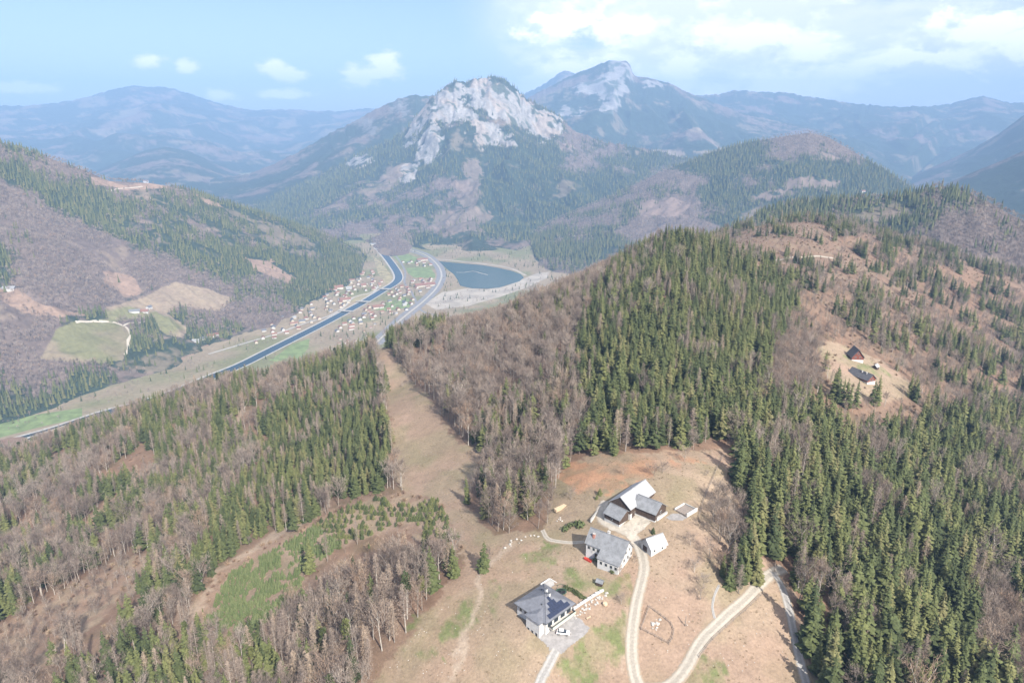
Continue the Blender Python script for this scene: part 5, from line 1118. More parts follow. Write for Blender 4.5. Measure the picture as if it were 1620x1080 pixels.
def village():
    zones = (([(400,540),(436,505),(465,484),(490,474),(528,452),(562,442),(585,440),(608,446),(600,455),(585,461),(556,470),(552,482),(522,500),(492,516),(452,532),(410,548)], 74, 'on the far bank of the canal'),
             ([(525,523),(556,505),(580,487),(612,476),(640,468),(655,474),(648,488),(622,500),(600,503),(575,512),(545,527)], 34, 'on the near bank of the canal'),
             ([(612,466),(628,456),(640,452),(652,462),(642,470),(622,472)], 18, 'between canal bend and highway'),
             ([(648,440),(686,441),(682,452),(668,464),(652,456)], 12, 'inside the curve of the highway'),
             ([(632,416),(662,412),(684,418),(686,423),(650,422)], 9, 'beside the fields at the upper village'),
             ([(545,452),(560,432),(590,428),(600,440),(575,446)], 10, 'at the foot of the wooded hillside'),
             ([(510,548),(560,528),(596,512),(600,522),(560,545),(520,560)], 14, 'among the allotments below the canal'))
    for poly, n, where in zones:
        P = floor_pt(np.array([p[0] for p in poly], float), np.array([p[1] for p in poly], float))[:, :2]; W_ = [tuple(p) for p in P]; got = 0; tries = 0; lo, hi = P.min(0), P.max(0)
        al = 'allotment' in where
        while got < n and tries < 4000:
            tries += 1; x, y = rng.uniform(lo[0], hi[0]), rng.uniform(lo[1], hi[1])
            if not in_poly(np.array([x]), np.array([y]), W_)[0]: continue
            if np.min(np.hypot(CANAL[:, 0] - x, CANAL[:, 1] - y)) < 34: continue
            if any(math.hypot(x - q[0], y - q[1]) < (12 if al else 21) for q in VILLAGE_PTS): continue
            k = rng.choice(4, p=np.array([r[2] for r in ROOFS]) / 9); big = rng.uniform() < .22
            L, Wd, Hr = (rng.uniform(8.5, 12.5), rng.uniform(7, 9.5), rng.uniform(6, 8)); L = L * 1.6 if big else L
            if al: L, Wd, Hr = rng.uniform(5, 7), rng.uniform(4, 5), rng.uniform(3.2, 4.2)
            lab = '%s house with %s roof %s' % ('long white' if big else 'small white', ROOFS[k][1], where)
            if al: lab = 'tiny garden hut with %s roof %s' % (ROOFS[k][1], where)
            small_house(x, y, 0.0, R(28) + rng.choice([0, math.pi / 2]) + rng.normal(0, .15), L, Wd, 0, Hr, ROOFS[k][0], M_VWALL if rng.uniform() < .6 else M_VWALL2, lab, 'hut' if al else 'house', 'houses ' + where); got += 1
    for px, py, L, Wd, Hr, rm, lab in ((672,452,62,22,10,M_RRED,'large hall with orange-red roof inside the highway curve'), (536,457,26,15,13,M_RRED,'big red-roofed house on the slope above the village'), (546,476,30,14,11,M_RRED,'longest red-roofed block near the middle bridge'), (598,487,30,16,10,M_RRED,'red-roofed farmstead on the near bank beside the spruce tops'),
                                       (575,453,16,12,10,M_RRED,'orange-roofed house standing highest at the wood edge'), (668,412,40,14,9,M_RRED,'long red-roofed building beside the upper field'), (590,388,24,10,10,M_RPALE,'pale building at the upper end of the canal')):
        p = floor_pt(np.array(float(px)), np.array(float(py))); small_house(p[0], p[1], 0, R(25), L, Wd, 0, Hr, rm, M_CREAM, lab)
    for px, py, L, Wd, Hr, rm, rz, lab in ((213,494,22,11,8,M_RGREY,20,'grey-roofed barn of the farm on the far hillside meadow'), (229,495,17,12,10,M_RRED,15,'red-roofed farmhouse on the far hillside meadow'), (236,488,13,9,8,M_RMOD,80,'dark-roofed house behind the red-roofed hillside farmhouse'),
        (310,541,15,10,8,M_RPALE,10,'pale-roofed house left in the hamlet below the hillside'), (322,537,14,10,8,M_RMOD,30,'dark-roofed house in the hamlet below the hillside'), (334,533,15,11,9,M_RRED,20,'red-roofed house in the hamlet below the hillside'), (345,530,12,9,7,M_RBRN,15,'brown-roofed house right in the hamlet below the hillside'),
        (231,287,34,14,11,M_RRED,5,'white farm with red roof on the crest of the far hillside'), (14,458,26,13,8,M_RPALE,10,'pale-roofed barn among felled ground at the left edge')):
        p = hit(LEFT.height, px, py); small_house(p[0], p[1], p[2], R(rz), L, Wd, 0, Hr, rm, M_WHITE, lab, name='hillside_house')
    for px, py, lab in ((1365,304,'tiny farmhouse in a clearing on the ridge at the right'),):
        p = hit(MIDHILL.height, px, py); small_house(p[0], p[1], p[2], 0.3, 18, 12, 0, 9, M_RRED, M_WHITE, lab, name='ridge_house')
village()
# lane and farm road on the far hillside
def lane(fn, pix, w, label):
    C = smooth_line(np.array([hit(fn, *p)[:2] for p in pix]), 10); ribbon('farm_lane', C, w, lambda x, y: fn(x.ravel(), y.ravel()).reshape(x.shape) + 0.5, M_GRAV, label)
lane(LEFT.height, [(120,510),(150,508),(170,510),(192,515),(203,522),(207,531),(203,540),(203,552),(198,562)], 6, 'pale lane curving round the hillside meadow')
lane(LEFT.height, [(194,516),(205,512),(222,511),(238,506),(240,500)], 4, 'short pale lane up to the hillside farm')
lane(LEFT.height, [(168,302),(185,300),(205,298),(226,296)], 5, 'pale lane to the farm on the hillside crest')
# ------------------------------------------------------------------ the woods of the near hill
Z_HILL = [(912,722),(1000,716),(1100,708),(1158,694),(1202,650),(1218,600),(1212,560),(1230,520),(1262,492),(1240,440),(1190,400),(1130,372),(1090,345),(1040,345),(1000,395),(965,440),(935,490),(908,540),(916,600),(925,660)]
Z_DECID = [(600,535),(640,592),(690,644),(716,694),(778,724),(746,772),(738,802),(787,854),(832,844),(858,842),(872,790),(886,742),(912,722),(925,660),(916,600),(908,540),(935,490),(965,440),(1000,395),(1040,345),(980,350),(900,420),(800,465),(700,495),(640,515)]
Z_RIDGE = [(640,515),(700,495),(800,465),(900,420),(980,350),(1040,345),(1000,400),(930,450),(860,480),(760,520),(690,540),(640,560),(610,545)]
Z_YOUNG = [(440,640),(500,590),(584,558),(598,592),(606,642),(614,712),(616,762),(600,782),(540,792),(470,815),(420,850),(360,880),(320,930),(290,940),(330,850),(380,790),(420,720)]
Z_LARCH = [(440,1012),(520,950),(600,914),(695,888),(724,896),(690,955),(642,1012),(604,1052),(586,1095),(560,1300),(380,1300),(440,1050)]
Z_BOTTOM = [(200,1040),(300,1010),(455,990),(440,1050),(400,1300),(100,1300)]
Z_RIGHT = [(1160,690),(1168,742),(1162,800),(1182,870),(1214,886),(1245,896),(1258,940),(1270,1000),(1288,1092),(1330,1600),(3000,1600),(2300,640),(1640,650),(1560,640),(1460,676),(1372,694),(1342,694),(1304,668),(1240,625)]
Z_GAP = [(320,1006),(455,962),(490,907),(575,854),(655,830),(690,852),(726,854),(730,893),(695,888),(600,914),(520,950),(440,1012),(330,1030)]
Z_FRINGE = [(1118,800),(1150,775),(1166,790),(1186,868),(1160,885),(1140,870),(1128,845)]
Z_BROWN = [(1525,930),(1570,930),(1640,1000),(1700,1090),(1600,1090),(1560,1010)]
Z_SADDLE = [(612,548),(640,528),(700,506),(708,524),(668,548),(640,568),(628,572)]
Z_BROWN3 = [(1298,598),(1320,632),(1342,655),(1372,640),(1408,648),(1440,630),(1462,660),(1460,676),(1372,694),(1342,694),(1304,668)]
Z_BROWN2 = [(1205,640),(1225,560),(1262,500),(1296,545),(1300,590),(1312,625),(1240,640)]
def visible(x, y, z, lift, n=26, far=0.93):
    v = np.ones(len(x), bool)
    for f in np.linspace(0.10, far, n):
        v &= (CAM_Z + (z + lift - CAM_Z) * f) > HZ(x * f, y * f) - 3
    return v
def near_trees():
    x, y = jitter_grid(-1150, 1350, 60, 1400, 4.5)
    z = HZ(x, y); px, py, dep = to_pix(x, y, z); r = np.hypot(x, y)
    k = (dep > 60) & (r < 1430) & (px > -330) & (px < 1950) & (py < 1350) & (z > 4)
    x, y, z, px, py, dep, r = [q[k] for q in (x, y, z, px, py, dep, r)]
    thin = rng.uniform(size=len(x)) < np.clip(1.5 - r / 900, 0.45, 1)
    k = visible(x, y, z, 24) & thin
    x, y, z, px, py, dep, r = [q[k] for q in (x, y, z, px, py, dep, r)]
    n = len(x); u = rng.uniform(size=n); kind = np.full(n, -1)     # 0 spruce 1 larch 2 bare 3 pine 4 scrub
    h = np.zeros(n)
    jx = px + (fbm(x / 9, y / 9, 301, 2) - 0.5) * 14; jy = py + (fbm(x / 9, y / 9, 302, 2) - 0.5) * 8
    cl = fbm(x / 45, y / 45, 305, 3); cl2 = fbm(x / 28, y / 28, 307, 3)
    free = np.ones(n, bool)
    def zone(poly, mix, h0, h1, keep=1.0, where=None):
        nonlocal kind, h, free
        m = free.copy() & (in_poly(jx, jy, poly) if poly is not None else True)
        if where is not None: m &= where
        c = np.cumsum(mix); kk = np.searchsorted(c / c[-1], u)
        ok = m & (rng.uniform(size=n) < keep)
        kind = np.where(ok, kk, kind); h = np.where(ok, rng.uniform(h0, h1, n), h); free &= ~m
    zone(Z_FRINGE, (0.05, 0.15, 0.8, 0, 0), 9, 14, 0.6)
    zone(Z_GAP, (0.03, 0.05, 0.12, 0, 0.8), 1.5, 5, 0.35)
    zone(MEADOWS[1], (0, 0, 0.25, 0, 0.75), 1.5, 4, 0.10)
    for p in MEADOWS: zone(p, (0, 0, 0, 0, 1), 1, 2, 0.0)
    zone(PLANTATION, (0, 0, 0, 0, 1), 1, 2, 0.0)
    zone(CLEARINGS[0], (0.75, 0.1, 0.15, 0, 0), 11, 17, 0.9, where=(cl2 > 0.62))
    zone(CLEARINGS[0], (0.05, 0.03, 0.42, 0, 0.50), 2.5, 8, 0.8)
    zone(CLEARINGS[1], (0.02, 0.10, 0.56, 0, 0.32), 4, 9.5, 0.85)
    for p in CLEARINGS[2:]: zone(p, (0.015, 0, 0.05, 0, 0.935), 1.2, 2.6, 0.75)
    zone(Z_SADDLE, (0.74, 0.12, 0.14, 0, 0), 14, 20, 0.85)
    zone(Z_RIDGE, (0.05, 0.15, 0.8, 0, 0), 8, 12)
    zone(Z_HILL, (0.60, 0.34, 0.06, 0, 0), 13, 19, 0.95, where=(cl2 > 0.60))
    zone(Z_HILL, (0.93, 0.05, 0.02, 0, 0), 10, 21)
    zone(Z_DECID, (0.30, 0.3, 0.4, 0, 0), 13, 19, 0.9, where=(cl > 0.63))
    zone(Z_DECID, (0.03, 0.05, 0.92, 0, 0), 10, 19, 0.66)
    zone(Z_YOUNG, (0.95, 0.045, 0.005, 0, 0), 10, 15, 1.0, where=(cl2 < 0.64))
    zone(Z_YOUNG, (0.40, 0.5, 0.1, 0, 0), 10, 14, 0.9)
    zone(Z_LARCH, (0.12, 0.44, 0.38, 0.06, 0), 15, 21, 0.9)
    zone(Z_BOTTOM, (0.50, 0.34, 0.14, 0.02, 0), 12, 18, 0.9)
    zone(Z_BROWN, (0.02, 0.05, 0.93, 0, 0), 12, 16, 0.9)
    zone(Z_BROWN2, (0.05, 0.10, 0.85, 0, 0), 9, 14, 0.9)
    zone(Z_BROWN3, (0.03, 0.05, 0.52, 0, 0.40), 3, 7, 0.7)
    zone(Z_RIGHT, (0.25, 0.3, 0.45, 0, 0), 14, 20, 0.9, where=(cl2 > 0.69))
    zone(Z_RIGHT, (0.925, 0.05, 0.025, 0, 0), 10, 23, 0.95)
    # everything else: stands of spruce, larch and bare wood, with gaps
    left = px < 640
    zone(None, (0, 0, 0.3, 0, 0.7), 1.5, 7, 0.45, where=(cl > 0.66))
    zone(None, (0.78, 0.18, 0.04, 0, 0), 13, 20, 0.95, where=left & (cl2 < 0.515))
    zone(None, (0.36, 0.36, 0.28, 0, 0), 12, 19, 0.88, where=left & (cl2 < 0.61))
    zone(None, (0.05, 0.13, 0.80, 0.02, 0), 12, 18, 0.80, where=left)
    zone(None, (0.82, 0.10, 0.08, 0, 0), 14, 21, 0.95, where=(cl2 < 0.435))
    zone(None, (0.07, 0.16, 0.60, 0, 0.17), 5, 13, 0.76)
    h = np.where(kind == 4, rng.uniform(1.2, 3.4, n), h)
    ok = kind >= 0
    for (ax, ay, ar) in NO_TREES: ok &= np.hypot(x - ax, y - ay) > ar
    return x[ok], y[ok], z[ok], px[ok], py[ok], dep[ok], kind[ok], h[ok]
STANDS = [(Z_HILL, 'on the spruce-covered hill behind the farm'), (Z_DECID, 'in the bare wood between pasture strip and spruce hill'), (Z_YOUNG, 'in the green stand left of the pasture strip'),
          (Z_LARCH, 'in the tall grey stand left of the modern house'), (Z_BOTTOM, 'in the mixed stand at the bottom left'), (Z_RIGHT, 'in the big forest right of the gravel road')]
RIGHT_SPOTS = (((1288,900),'beside the bend of the shaded forest road'),((1300,1040),'at the forest edge by the shaded road'),((1420,1060),'at the bottom edge inside the right forest'),((1580,1060),'in the bottom right corner of the forest'),((1580,930),'near the brown patch at the right edge'),((1420,930),'in the heart of the right forest'),((1300,800),'above the road bend in the right forest'),((1450,790),'in the upper right forest'),((1580,780),'high on the right edge of the forest'))
LEFT_SPOTS = (((60,1050),'in the bottom left corner'),((60,930),'at the left edge beside the brown scrub'),((60,800),'on the left edge above the scrub'),((200,850),'on the left slope above the scrub'),((260,980),'on the left slope beside the planting'),((240,740),'on the left ridge above the valley'),((400,760),'on the slope left of the green stand'))
def stand_of(px, py):
    for p, s in STANDS:
        if in_poly(np.array([px]), np.array([py]), p)[0]:
            if p is Z_RIGHT: return min(RIGHT_SPOTS, key=lambda q: math.hypot(q[0][0] - px, q[0][1] - py))[1]
            return s
    return min(LEFT_SPOTS, key=lambda q: math.hypot(q[0][0] - px, q[0][1] - py))[1] if px < 640 else 'on the slope around the right-hand farm'
KIND_WORDS = [('spruce', 'spruce_tree', 'dark green pointed spruce', 'spruce', 300), ('larch', 'larch_tree', 'leafless beige larch', 'larch', 300), ('bare', 'bare_tree', 'leafless broadleaf tree', 'tree', 300), ('pine', 'pine_tree', 'tall tufted pine', 'pine', 120), ('scrub', 'shrub', 'low leafless brown shrub', 'shrub', 150)]
def single_tree(kd, name, loc, height, label, cat, group, variant=None, wide=1.0):
    i = int(rng.integers(len(TREE_KINDS[kd][0]))) if variant is None else variant
    cr, tr = part_meshes(kd, i); s = height / TREE_H[kd]; w = s * (rng.uniform(0.9, 1.55) if kd == 'spruce' else rng.uniform(0.85, 1.2)) * wide
    if tr is None:
        o = link(name, cr)
    else:
        o = bpy.data.objects.new(name, None); COL.objects.link(o); link('trunk', tr, o); link('crown', cr, o)
    o.location = loc; o.scale = (w, w, s); o.rotation_euler = (rng.normal(0, 0.02), rng.normal(0, 0.02), rng.uniform(0, 6.28))
    return tag(o, label, cat, group)
def build_near_forest():
    x, y, z, px, py, dep, kind, h = near_trees()
    P = np.stack([x, y, z - 0.1], -1)
    print('near trees', [int((kind == i).sum()) for i in range(5)])
    for i, (kd, nm, words, cat, lim) in enumerate(KIND_WORDS):
        m = np.where(kind == i)[0]
        # trees whose crown lies well inside the frame, the largest in the picture first
        inn = (px[m] > 15) & (px[m] < 1605) & (py[m] < 1120) & (py[m] > 250)
        size = np.where(inn, h[m] / dep[m], 0)
        order = m[np.argsort(-size)]; big = order[:min(lim, int(inn.sum()))]; rest = np.setdiff1d(m, big)
        for j in big:
            st = stand_of(px[j], py[j]); lo_, hi_ = np.quantile(h[m], (.33, .67)); sz = 'tall ' if h[j] > hi_ else ('short ' if h[j] < lo_ else 'middling ')
            single_tree(kd, nm, tuple(P[j]), h[j], sz + words.replace('tall ', '') + ' ' + st, cat, '%s trees %s' % (cat, st) if cat != 'tree' else 'bare trees ' + st)
        scatter(nm.replace('_tree', '') + '_forest' if kd != 'scrub' else 'scrub', kd, P[rest], h[rest], {'spruce': 'dark green spruce forest covering the near hills', 'larch': 'beige leafless larches mixed through the near woods', 'bare': 'grey-brown leafless broadleaf wood on the near hills', 'pine': 'scattered pines among the near woods', 'scrub': 'low brown scrub on the cleared slopes'}[kd])
build_near_forest()

# ------------------------------------------------------------------ woods farther off
def ridge_forest(rg, name, spacing, noise, dark, h, label, skip=(), sparse=(), t0=-0.02, t1=1.0, low=True, keep=0.95, warm=0.55):
    rmax = rg.rc.max() * 1.02; xs = rmax * np.sin(rg.az0), rmax * np.sin(rg.az1)
    rb = rg.rb if np.isscalar(rg.rb) else rg.rb[1].min()
    x, y = jitter_grid(min(xs), max(xs), rb * 0.55, rmax, spacing)
    a = np.arctan2(x, y); r = np.hypot(x, y); k = (a > rg.az0) & (a < rg.az1) & (a > -0.82) & (a < 0.82)
    x, y, a, r = x[k], y[k], a[k], r[k]
    rc = np.interp(a, rg.azs, rg.rc); rbb = rg.rb if np.isscalar(rg.rb) else np.interp(a, rg.rb[0], rg.rb[1]); t = (rc - r) / (rc - rbb)
    k = (t > t0) & (t < t1); x, y = x[k], y[k]
    z = rg.height(x, y); k = (z > 1.5) & visible(x, y, z, 30) & (rng.uniform(size=len(x)) < keep); x, y, z = x[k], y[k], z[k]
    s, seed = noise; A = fbm(x / s, y / s, seed, 5); F = fbm(x / (s * 0.06), y / (s * 0.06), seed + 8, 3); B = fbm(x / (s * 0.6), y / (s * 0.6), seed + 5, 4)
    H2 = fbm(x / (s * 0.22), y / (s * 0.22), seed + 11, 4); spr = (A + 0.25 * (F - 0.5) + 0.34 * (H2 - 0.5)) < dark + rng.normal(0, 0.05, len(x))
    ok = np.ones(len(x), bool)
    if skip: ok &= ~pix_mask(x, y, z, skip, (8, 4, 40), 66)[:, 0]
    if sparse: ok &= ~(pix_mask(x, y, z, sparse, (14, 8, 60), 64)[:, 0] & (rng.uniform(size=len(x)) < 0.9))
    ok &= ~((B > 0.64) & (rng.uniform(size=len(x)) < 0.85))
    P = np.stack([x, y, z - 0.3], -1); H = rng.uniform(h[0], h[1], len(x))
    a_, b_ = ok & spr, ok & ~spr
    print(name, a_.sum(), b_.sum())
    scatter('conifers_' + name, 'low_spruce' if low else 'spruce', P[a_], H[a_], 'conifers ' + label)
    scatter('bare_wood_' + name, 'low_bare' if low else 'bare', P[b_], H[b_] * 0.85, 'leafless broadleaf wood ' + label)
ridge_forest(NEARRIDGE, 'on_ridge', 7.0, (150, 92), 0.52, (15, 22), 'on the dark ridge beyond the right farm', t1=1.3)
ridge_forest(LEFT, 'on_hillside', 8.0, (260, 61), 0.54, (14, 22), 'on the hillside across the valley', skip=L_FIELD + L_MEAD, sparse=L_BARE)
ridge_forest(LAKEHILL, 'behind_lake', 12.0, (180, 72), 0.47, (15, 22), 'on the low hill behind the lake')
ridge_forest(MIDHILL, 'on_spur', 12.0, (330, 82), 0.58, (16, 24), 'on the long spur behind the spruce hill', sparse=M_BARE)
ridge_forest(LIME, 'on_mountain', 19.0, (420, 102), 0.68, (18, 28), 'on the limestone mountain', skip=CLIFFS, sparse=LIME_BARE, t1=0.95)
# ------------------------------------------------------------------ single trees, plantation, bushes, valley trees
TREE_KINDS['sapling'] = ([mk_spruce(71, 3.4, 9.0, 0.2, 9, .3), mk_spruce(72, 3.9, 8.5, 0.2, 9, .3)], M_YSPR, M_BARKD); TREE_H['sapling'] = 9.0
_c = bpy.data.collections.new('proto_sapling'); PROTO_COL['sapling'] = _c
for i, tb in enumerate(TREE_KINDS['sapling'][0]): _c.objects.link(bpy.data.objects.new('proto_sapling_%02d' % i, tb.mesh('sapling', [M_YSPR, M_BARKD])))
SAPD = [tb.mesh('young_spruce', [M_SPRUCE, M_BARKD]) for tb in TREE_KINDS['sapling'][0]]
SAP = [tb.mesh('young_spruce', [M_YSPR, M_BARKD]) for tb in TREE_KINDS['sapling'][0]]
def plantation():
    # rows planted across the slope
    a = R(62); ca, sa = math.cos(a), math.sin(a); P = []
    for i in range(-110, 110):
        for j in range(-110, 110):
            P.append((i * 1.7 + rng.normal() * .25, j * 1.5 + rng.normal() * .25, i % 2))
    P = np.array(P); x = -60 + P[:, 0] * ca - P[:, 1] * sa; y = 250 + P[:, 0] * sa + P[:, 1] * ca
    z = HZ(x, y); px, py, dep = to_pix(x, y, z); m = in_poly(px, py, PLANTATION) & (fbm(x / 5, y / 5, 401, 2) < .68); young = in_poly(px, py, YOUNG)
    m &= (rng.uniform(size=len(x)) < np.where(young, .95, .74)) & (young | (P[:, 2] == 0)); x, y, z, px, py, dep, young = [q[m] for q in (x, y, z, px, py, dep, young)]
    h = np.where(young, rng.uniform(2.0, 3.0, len(x)), rng.uniform(2.6, 3.8, len(x))); order = np.argsort(-(h / dep) - (~young) * 1.0); big, rest = order[:300], order[300:]
    print('plantation', len(x))
    for i in big:
        o = link('young_spruce', (SAP if young[i] else SAPD)[int(rng.integers(2))]); s = h[i] / 9.0; o.location = (x[i], y[i], z[i]); o.scale = (s, s, s); o.rotation_euler = (0, 0, rng.uniform(0, 6.28))
        if young[i]: tag(o, 'small green spruce of the dense young planting beside the track', 'young spruce', 'young spruces in the dense planting')
        else: tag(o, 'bushy young spruce ' + ('in the hedge-like rows at the pasture corner of the plantation' if px[i] > 655 else 'in the middle rows of the plantation' if px[i] > 585 else 'in the leftmost rows of the plantation beside the dense planting'), 'young spruce', 'young spruces in the rows of the plantation')
    scatter('young_spruces', 'sapling', np.stack([x, y, z], -1)[rest], h[rest], 'dense planting of small green spruces')
plantation()
def plant(kd, name, px, py, h, label, cat, wide=1.0, variant=None, group=None):
    c = gp(px, py); return single_tree(kd, name, tuple(c - (0, 0, .1)), h, label, cat, group, variant, wide)
plant('spruce', 'spruce_tree', 765, 901, 13.5, 'lone dark spruce at the edge of the pasture left of the stones', 'spruce', 1.25, 2)
plant('spruce', 'spruce_tree', 581, 552, 21, 'tall lone spruce standing at the upper end of the pasture strip', 'spruce', 1.0, 1)
plant('bare', 'bare_tree', 776, 898, 9, 'slender bare tree beside the lone spruce', 'tree', .8, 1)
for i, (px, py, h) in enumerate(((1168,905,12),(1180,900,14),(1192,896,15),(1200,905,14),(1203,918,13),(1190,925,13),(1178,930,12),(1163,935,11),(1152,918,9),(1196,888,15),(1183,915,14),(1206,930,12),(1172,922,12))): plant('spruce', 'spruce_tree', px - 9, py - 7, h, 'green spruce in the tight clump above the road junction', 'spruce', 1.15, None, 'spruces in the clump above the road junction')
for px, py, h in ((1158,925,13),(1168,938,12),(1160,905,12)): plant('larch', 'larch_tree', px, py, h, 'grey larch leaning out of the spruce clump above the junction', 'larch', 1.1, None, 'larches at the spruce clump')
for px, py, h, lab in ((1092,862,6,'grey bare fruit tree right of the white outbuilding'),(1098,905,6,'grey bare bush-like tree below the outbuilding'),(1112,930,7,'rounded grey tree above the paddock'),(1135,900,9,'broad grey tree left of the spruce clump'),(1122,880,8,'bare tree between outbuilding and spruce clump'),(1108,948,6,'low spreading tree near the stony footpath'),
    (1145,845,12,'bare tree at the meadow edge below the forest'),(1135,820,11,'bare tree at the head of the meadow edge'),(1155,815,13,'tall bare tree against the forest right of the barn'),(1165,845,12,'bare tree crowding the forest edge right of the barn'),(1172,868,11,'bare tree at the forest corner above the clump'),
    (1035,752,6,'spreading fruit tree behind the long barn'),(1048,748,6,'second fruit tree behind the long barn'),(1026,748,5,'low fruit tree near the barn gable'),(1083,728,8,'slim bare tree on the bank above the barn'),(1118,752,3,'small leafless tree alone on the upper pasture'),(903,790,6,'bare tree in the orange bracken'),(986,750,4,'small bare tree in the bracken above the barn'),
    (950,893,5,'grey bush tree before the farmhouse'),(958,897,5,'second grey bush tree before the farmhouse'),(935,880,5,'bare tree at the left corner of the farmhouse'),(982,908,4,'low tree below the farmhouse gable'),(1004,890,4,'small bare tree by the road beside the farmhouse'),(983,955,4,'grey shrub tree at the edge of the green slope'),
    (605,583,8,'round bare bush tree alone on the upper pasture strip'),(637,612,4,'little brown bush on the pasture strip')):
    plant('bare', 'bare_tree', px, py, h, lab, 'tree', 1.35, 4)
for px, py, h, lab in ((949,782,3.4,'small dark green conifer in the bracken above the yard'),(944,789,2.6,'lower dark conifer in the bracken above the yard'),(1033,843,3,'small dark conifer behind the white outbuilding')): plant('spruce', 'spruce_tree', px, py, h, lab, 'conifer', 1.9, 2)
for i, (px, py, s, lab) in enumerate(((918,832,1.7,'bright yellow-green bush left of the farmhouse'),(912,830,1.5,'yellow-green bush second from the farmhouse'),(902,832,1.2,'dark green bush in the garden bed'),(894,838,1.3,'lowest green bush of the garden bed'),(943,885,1.2,'green bush below the farmhouse wall'),(970,905,1.1,'dark green bush at the farmhouse garden'))):
    c = gp(px, py); o = link('bush', BUSH[i % 3]); o.location = tuple(c); o.scale = (s, s, s * 1.2); tag(o, lab, 'bush')
_c = gp(930, 886); box('red_cover', (0, 0, .3), (3.2, .9, .7), M_REDP).location = (_c[0], _c[1], _c[2]); COL.objects['red_cover'].rotation_euler = (0, 0, R(-45)); tag(COL.objects['red_cover'], 'long red tarpaulin-covered pile below the farmhouse', 'cover')
def valley_trees():
    x, y = jitter_grid(-1700, 500, 900, 3300, 13); px, py, dep = to_pix(x, y, np.zeros(len(x))); m = (px > -100) & (px < 900) & (LEFT.height(x, y) < 1)
    x, y, px, py = x[m], y[m], px[m], py[m]; n = fbm(x / 60, y / 60, 501, 3); keep = (n > .47) & (rng.uniform(size=len(x)) < .6)
    cd = np.full(len(x), 1e9)
    for c in CANAL[::2]: cd = np.minimum(cd, np.hypot(x - c[0], y - c[1]))
    keep &= cd > 36
    for p in ([(690,408),(720,410),(790,418),(835,432),(835,445),(790,462),(720,458),(700,425)], [(612,393),(642,396),(670,408),(656,420),(630,418)], [(640,421),(690,421),(692,442),(650,442)], [(436,563),(460,543),(495,532),(490,552),(475,568)], [(580,545),(620,505),(660,470),(680,450),(684,425),(655,394),(600,383),(600,380),(660,388),(712,425),(712,445),(690,475),(640,520)]):
        keep &= ~in_poly(px, py, p)
    for (a, b, r_) in VILLAGE_PTS: keep &= np.hypot(x - a, y - b) > r_ * .6
    lush = in_poly(px, py, [(690,395),(760,400),(880,420),(860,430),(800,418),(720,408)]) | in_poly(px, py, [(705,425),(722,440),(728,456),(705,462),(700,445)]) | in_poly(px, py, [(560,520),(640,500),(600,560),(500,580)])
    keep |= lush & (cd > 36) & (rng.uniform(size=len(x)) < .7) & ~in_poly(px, py, [(694,413),(760,419),(829,439),(770,457),(728,452),(706,425)])
    P = np.stack([x, y, np.zeros(len(x))], -1); k = rng.uniform(size=len(x)) < .2
    scatter('valley_conifers', 'low_spruce', P[keep & k], rng.uniform(8, 15, (keep & k).sum()), 'scattered conifers on the valley floor'); scatter('valley_trees', 'low_bare', P[keep & ~k], rng.uniform(6, 12, (keep & ~k).sum()), 'scattered leafless trees on the valley floor')
valley_trees()

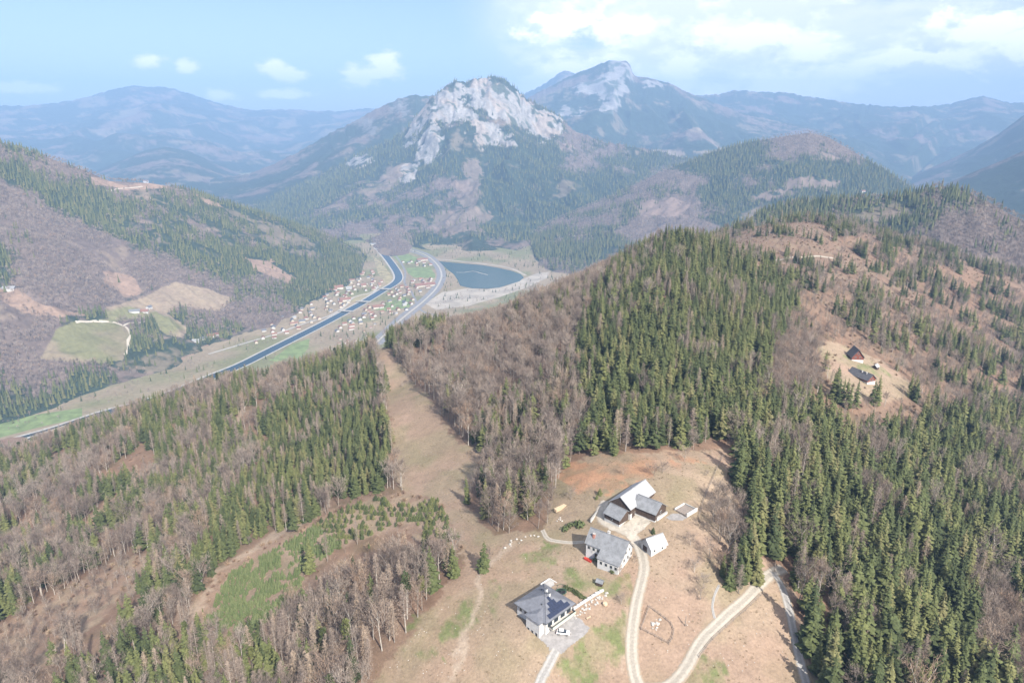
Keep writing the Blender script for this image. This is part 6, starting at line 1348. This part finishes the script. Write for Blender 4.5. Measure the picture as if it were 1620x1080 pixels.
# dry grass tufts and weeds over the pastures
def mk_tuft(seed):
    r = np.random.default_rng(seed); t = TB()
    for i in range(26):
        a = r.uniform(0, 6.28); q = r.uniform(.05, .55); p = np.array((math.cos(a) * q, math.sin(a) * q, 0)); t.twig(p, p + (math.cos(a) * .25, math.sin(a) * .25, r.uniform(.25, .6)), .07)
    return t
M_TUFT = leaf_mat('dry_grass_blades', [(0.0, (0.24, 0.20, 0.115)), (0.4, (0.34, 0.26, 0.175)), (0.8, (0.42, 0.34, 0.24)), (1.0, (0.20, 0.19, 0.09))])
TREE_KINDS['tuft'] = ([mk_tuft(81), mk_tuft(82), mk_tuft(83)], M_TUFT, M_TUFT); TREE_H['tuft'] = .6; PROTO_COL['tuft'] = bpy.data.collections.new('proto_tuft')
for i, tb in enumerate(TREE_KINDS['tuft'][0]): PROTO_COL["tuft"].objects.link(bpy.data.objects.new('proto_tuft_%02d' % i, tb.mesh('tuft', [M_TUFT, M_TUFT])))
def tufts():
    x, y = jitter_grid(-130, 330, 120, 560, 2.0); z = HZ(x, y); px, py, dep = to_pix(x, y, z); m = np.zeros(len(x), bool)
    for p in MEADOWS + CLEARINGS[1:] + [PLANTATION]: m |= in_poly(px, py, p)
    m &= (py < 1200) & (rng.uniform(size=len(x)) < .12 + .75 * sstep(.45, .65, fbm(x / 6, y / 6, 611, 3)))
    x, y, z = x[m], y[m], z[m]; ok = np.ones(len(x), bool)
    for (a, b, r_) in NO_TREES: ok &= np.hypot(x - a, y - b) > (r_ - 2.2 if r_ < 5 else r_ * .75)
    print('tufts', ok.sum()); P = np.stack([x, y, z], -1)[ok]; scatter('grass_tufts', 'tuft', P, rng.uniform(.15, .45, len(P)), 'dry grass tufts and weeds over the pastures')
tufts()
# ------------------------------------------------------------------ haze: the air of the valley
def build_haze():
    x0, x1, y0, y1, z0, z1 = -17500, 17500, -14800, 18500, -31.5, 1440
    v = [(x, y, z) for x in (x0, x1) for y in (y0, y1) for z in (z0, z1)]
    me = bpy.data.meshes.new('haze'); me.from_pydata(v, [], [(0,1,3,2),(4,6,7,5),(0,4,5,1),(2,3,7,6),(0,2,6,4),(1,5,7,3)]); me.update()
    m = bpy.data.materials.new('haze_air'); m.use_nodes = True; k = NT(m.node_tree)
    o = k.n('ShaderNodeOutputMaterial'); p = k.n('ShaderNodeVolumePrincipled')
    p.inputs['Color'].default_value = (0.375, 0.61, 1.0, 1); p.inputs['Density'].default_value = 1.16e-4; p.inputs['Anisotropy'].default_value = -0.08
    k.l(p.outputs[0], o.inputs['Volume']); me.materials.append(m)
    tag(link('haze', me), 'pale blue haze filling the air of the valley', kind='stuff')
build_haze()
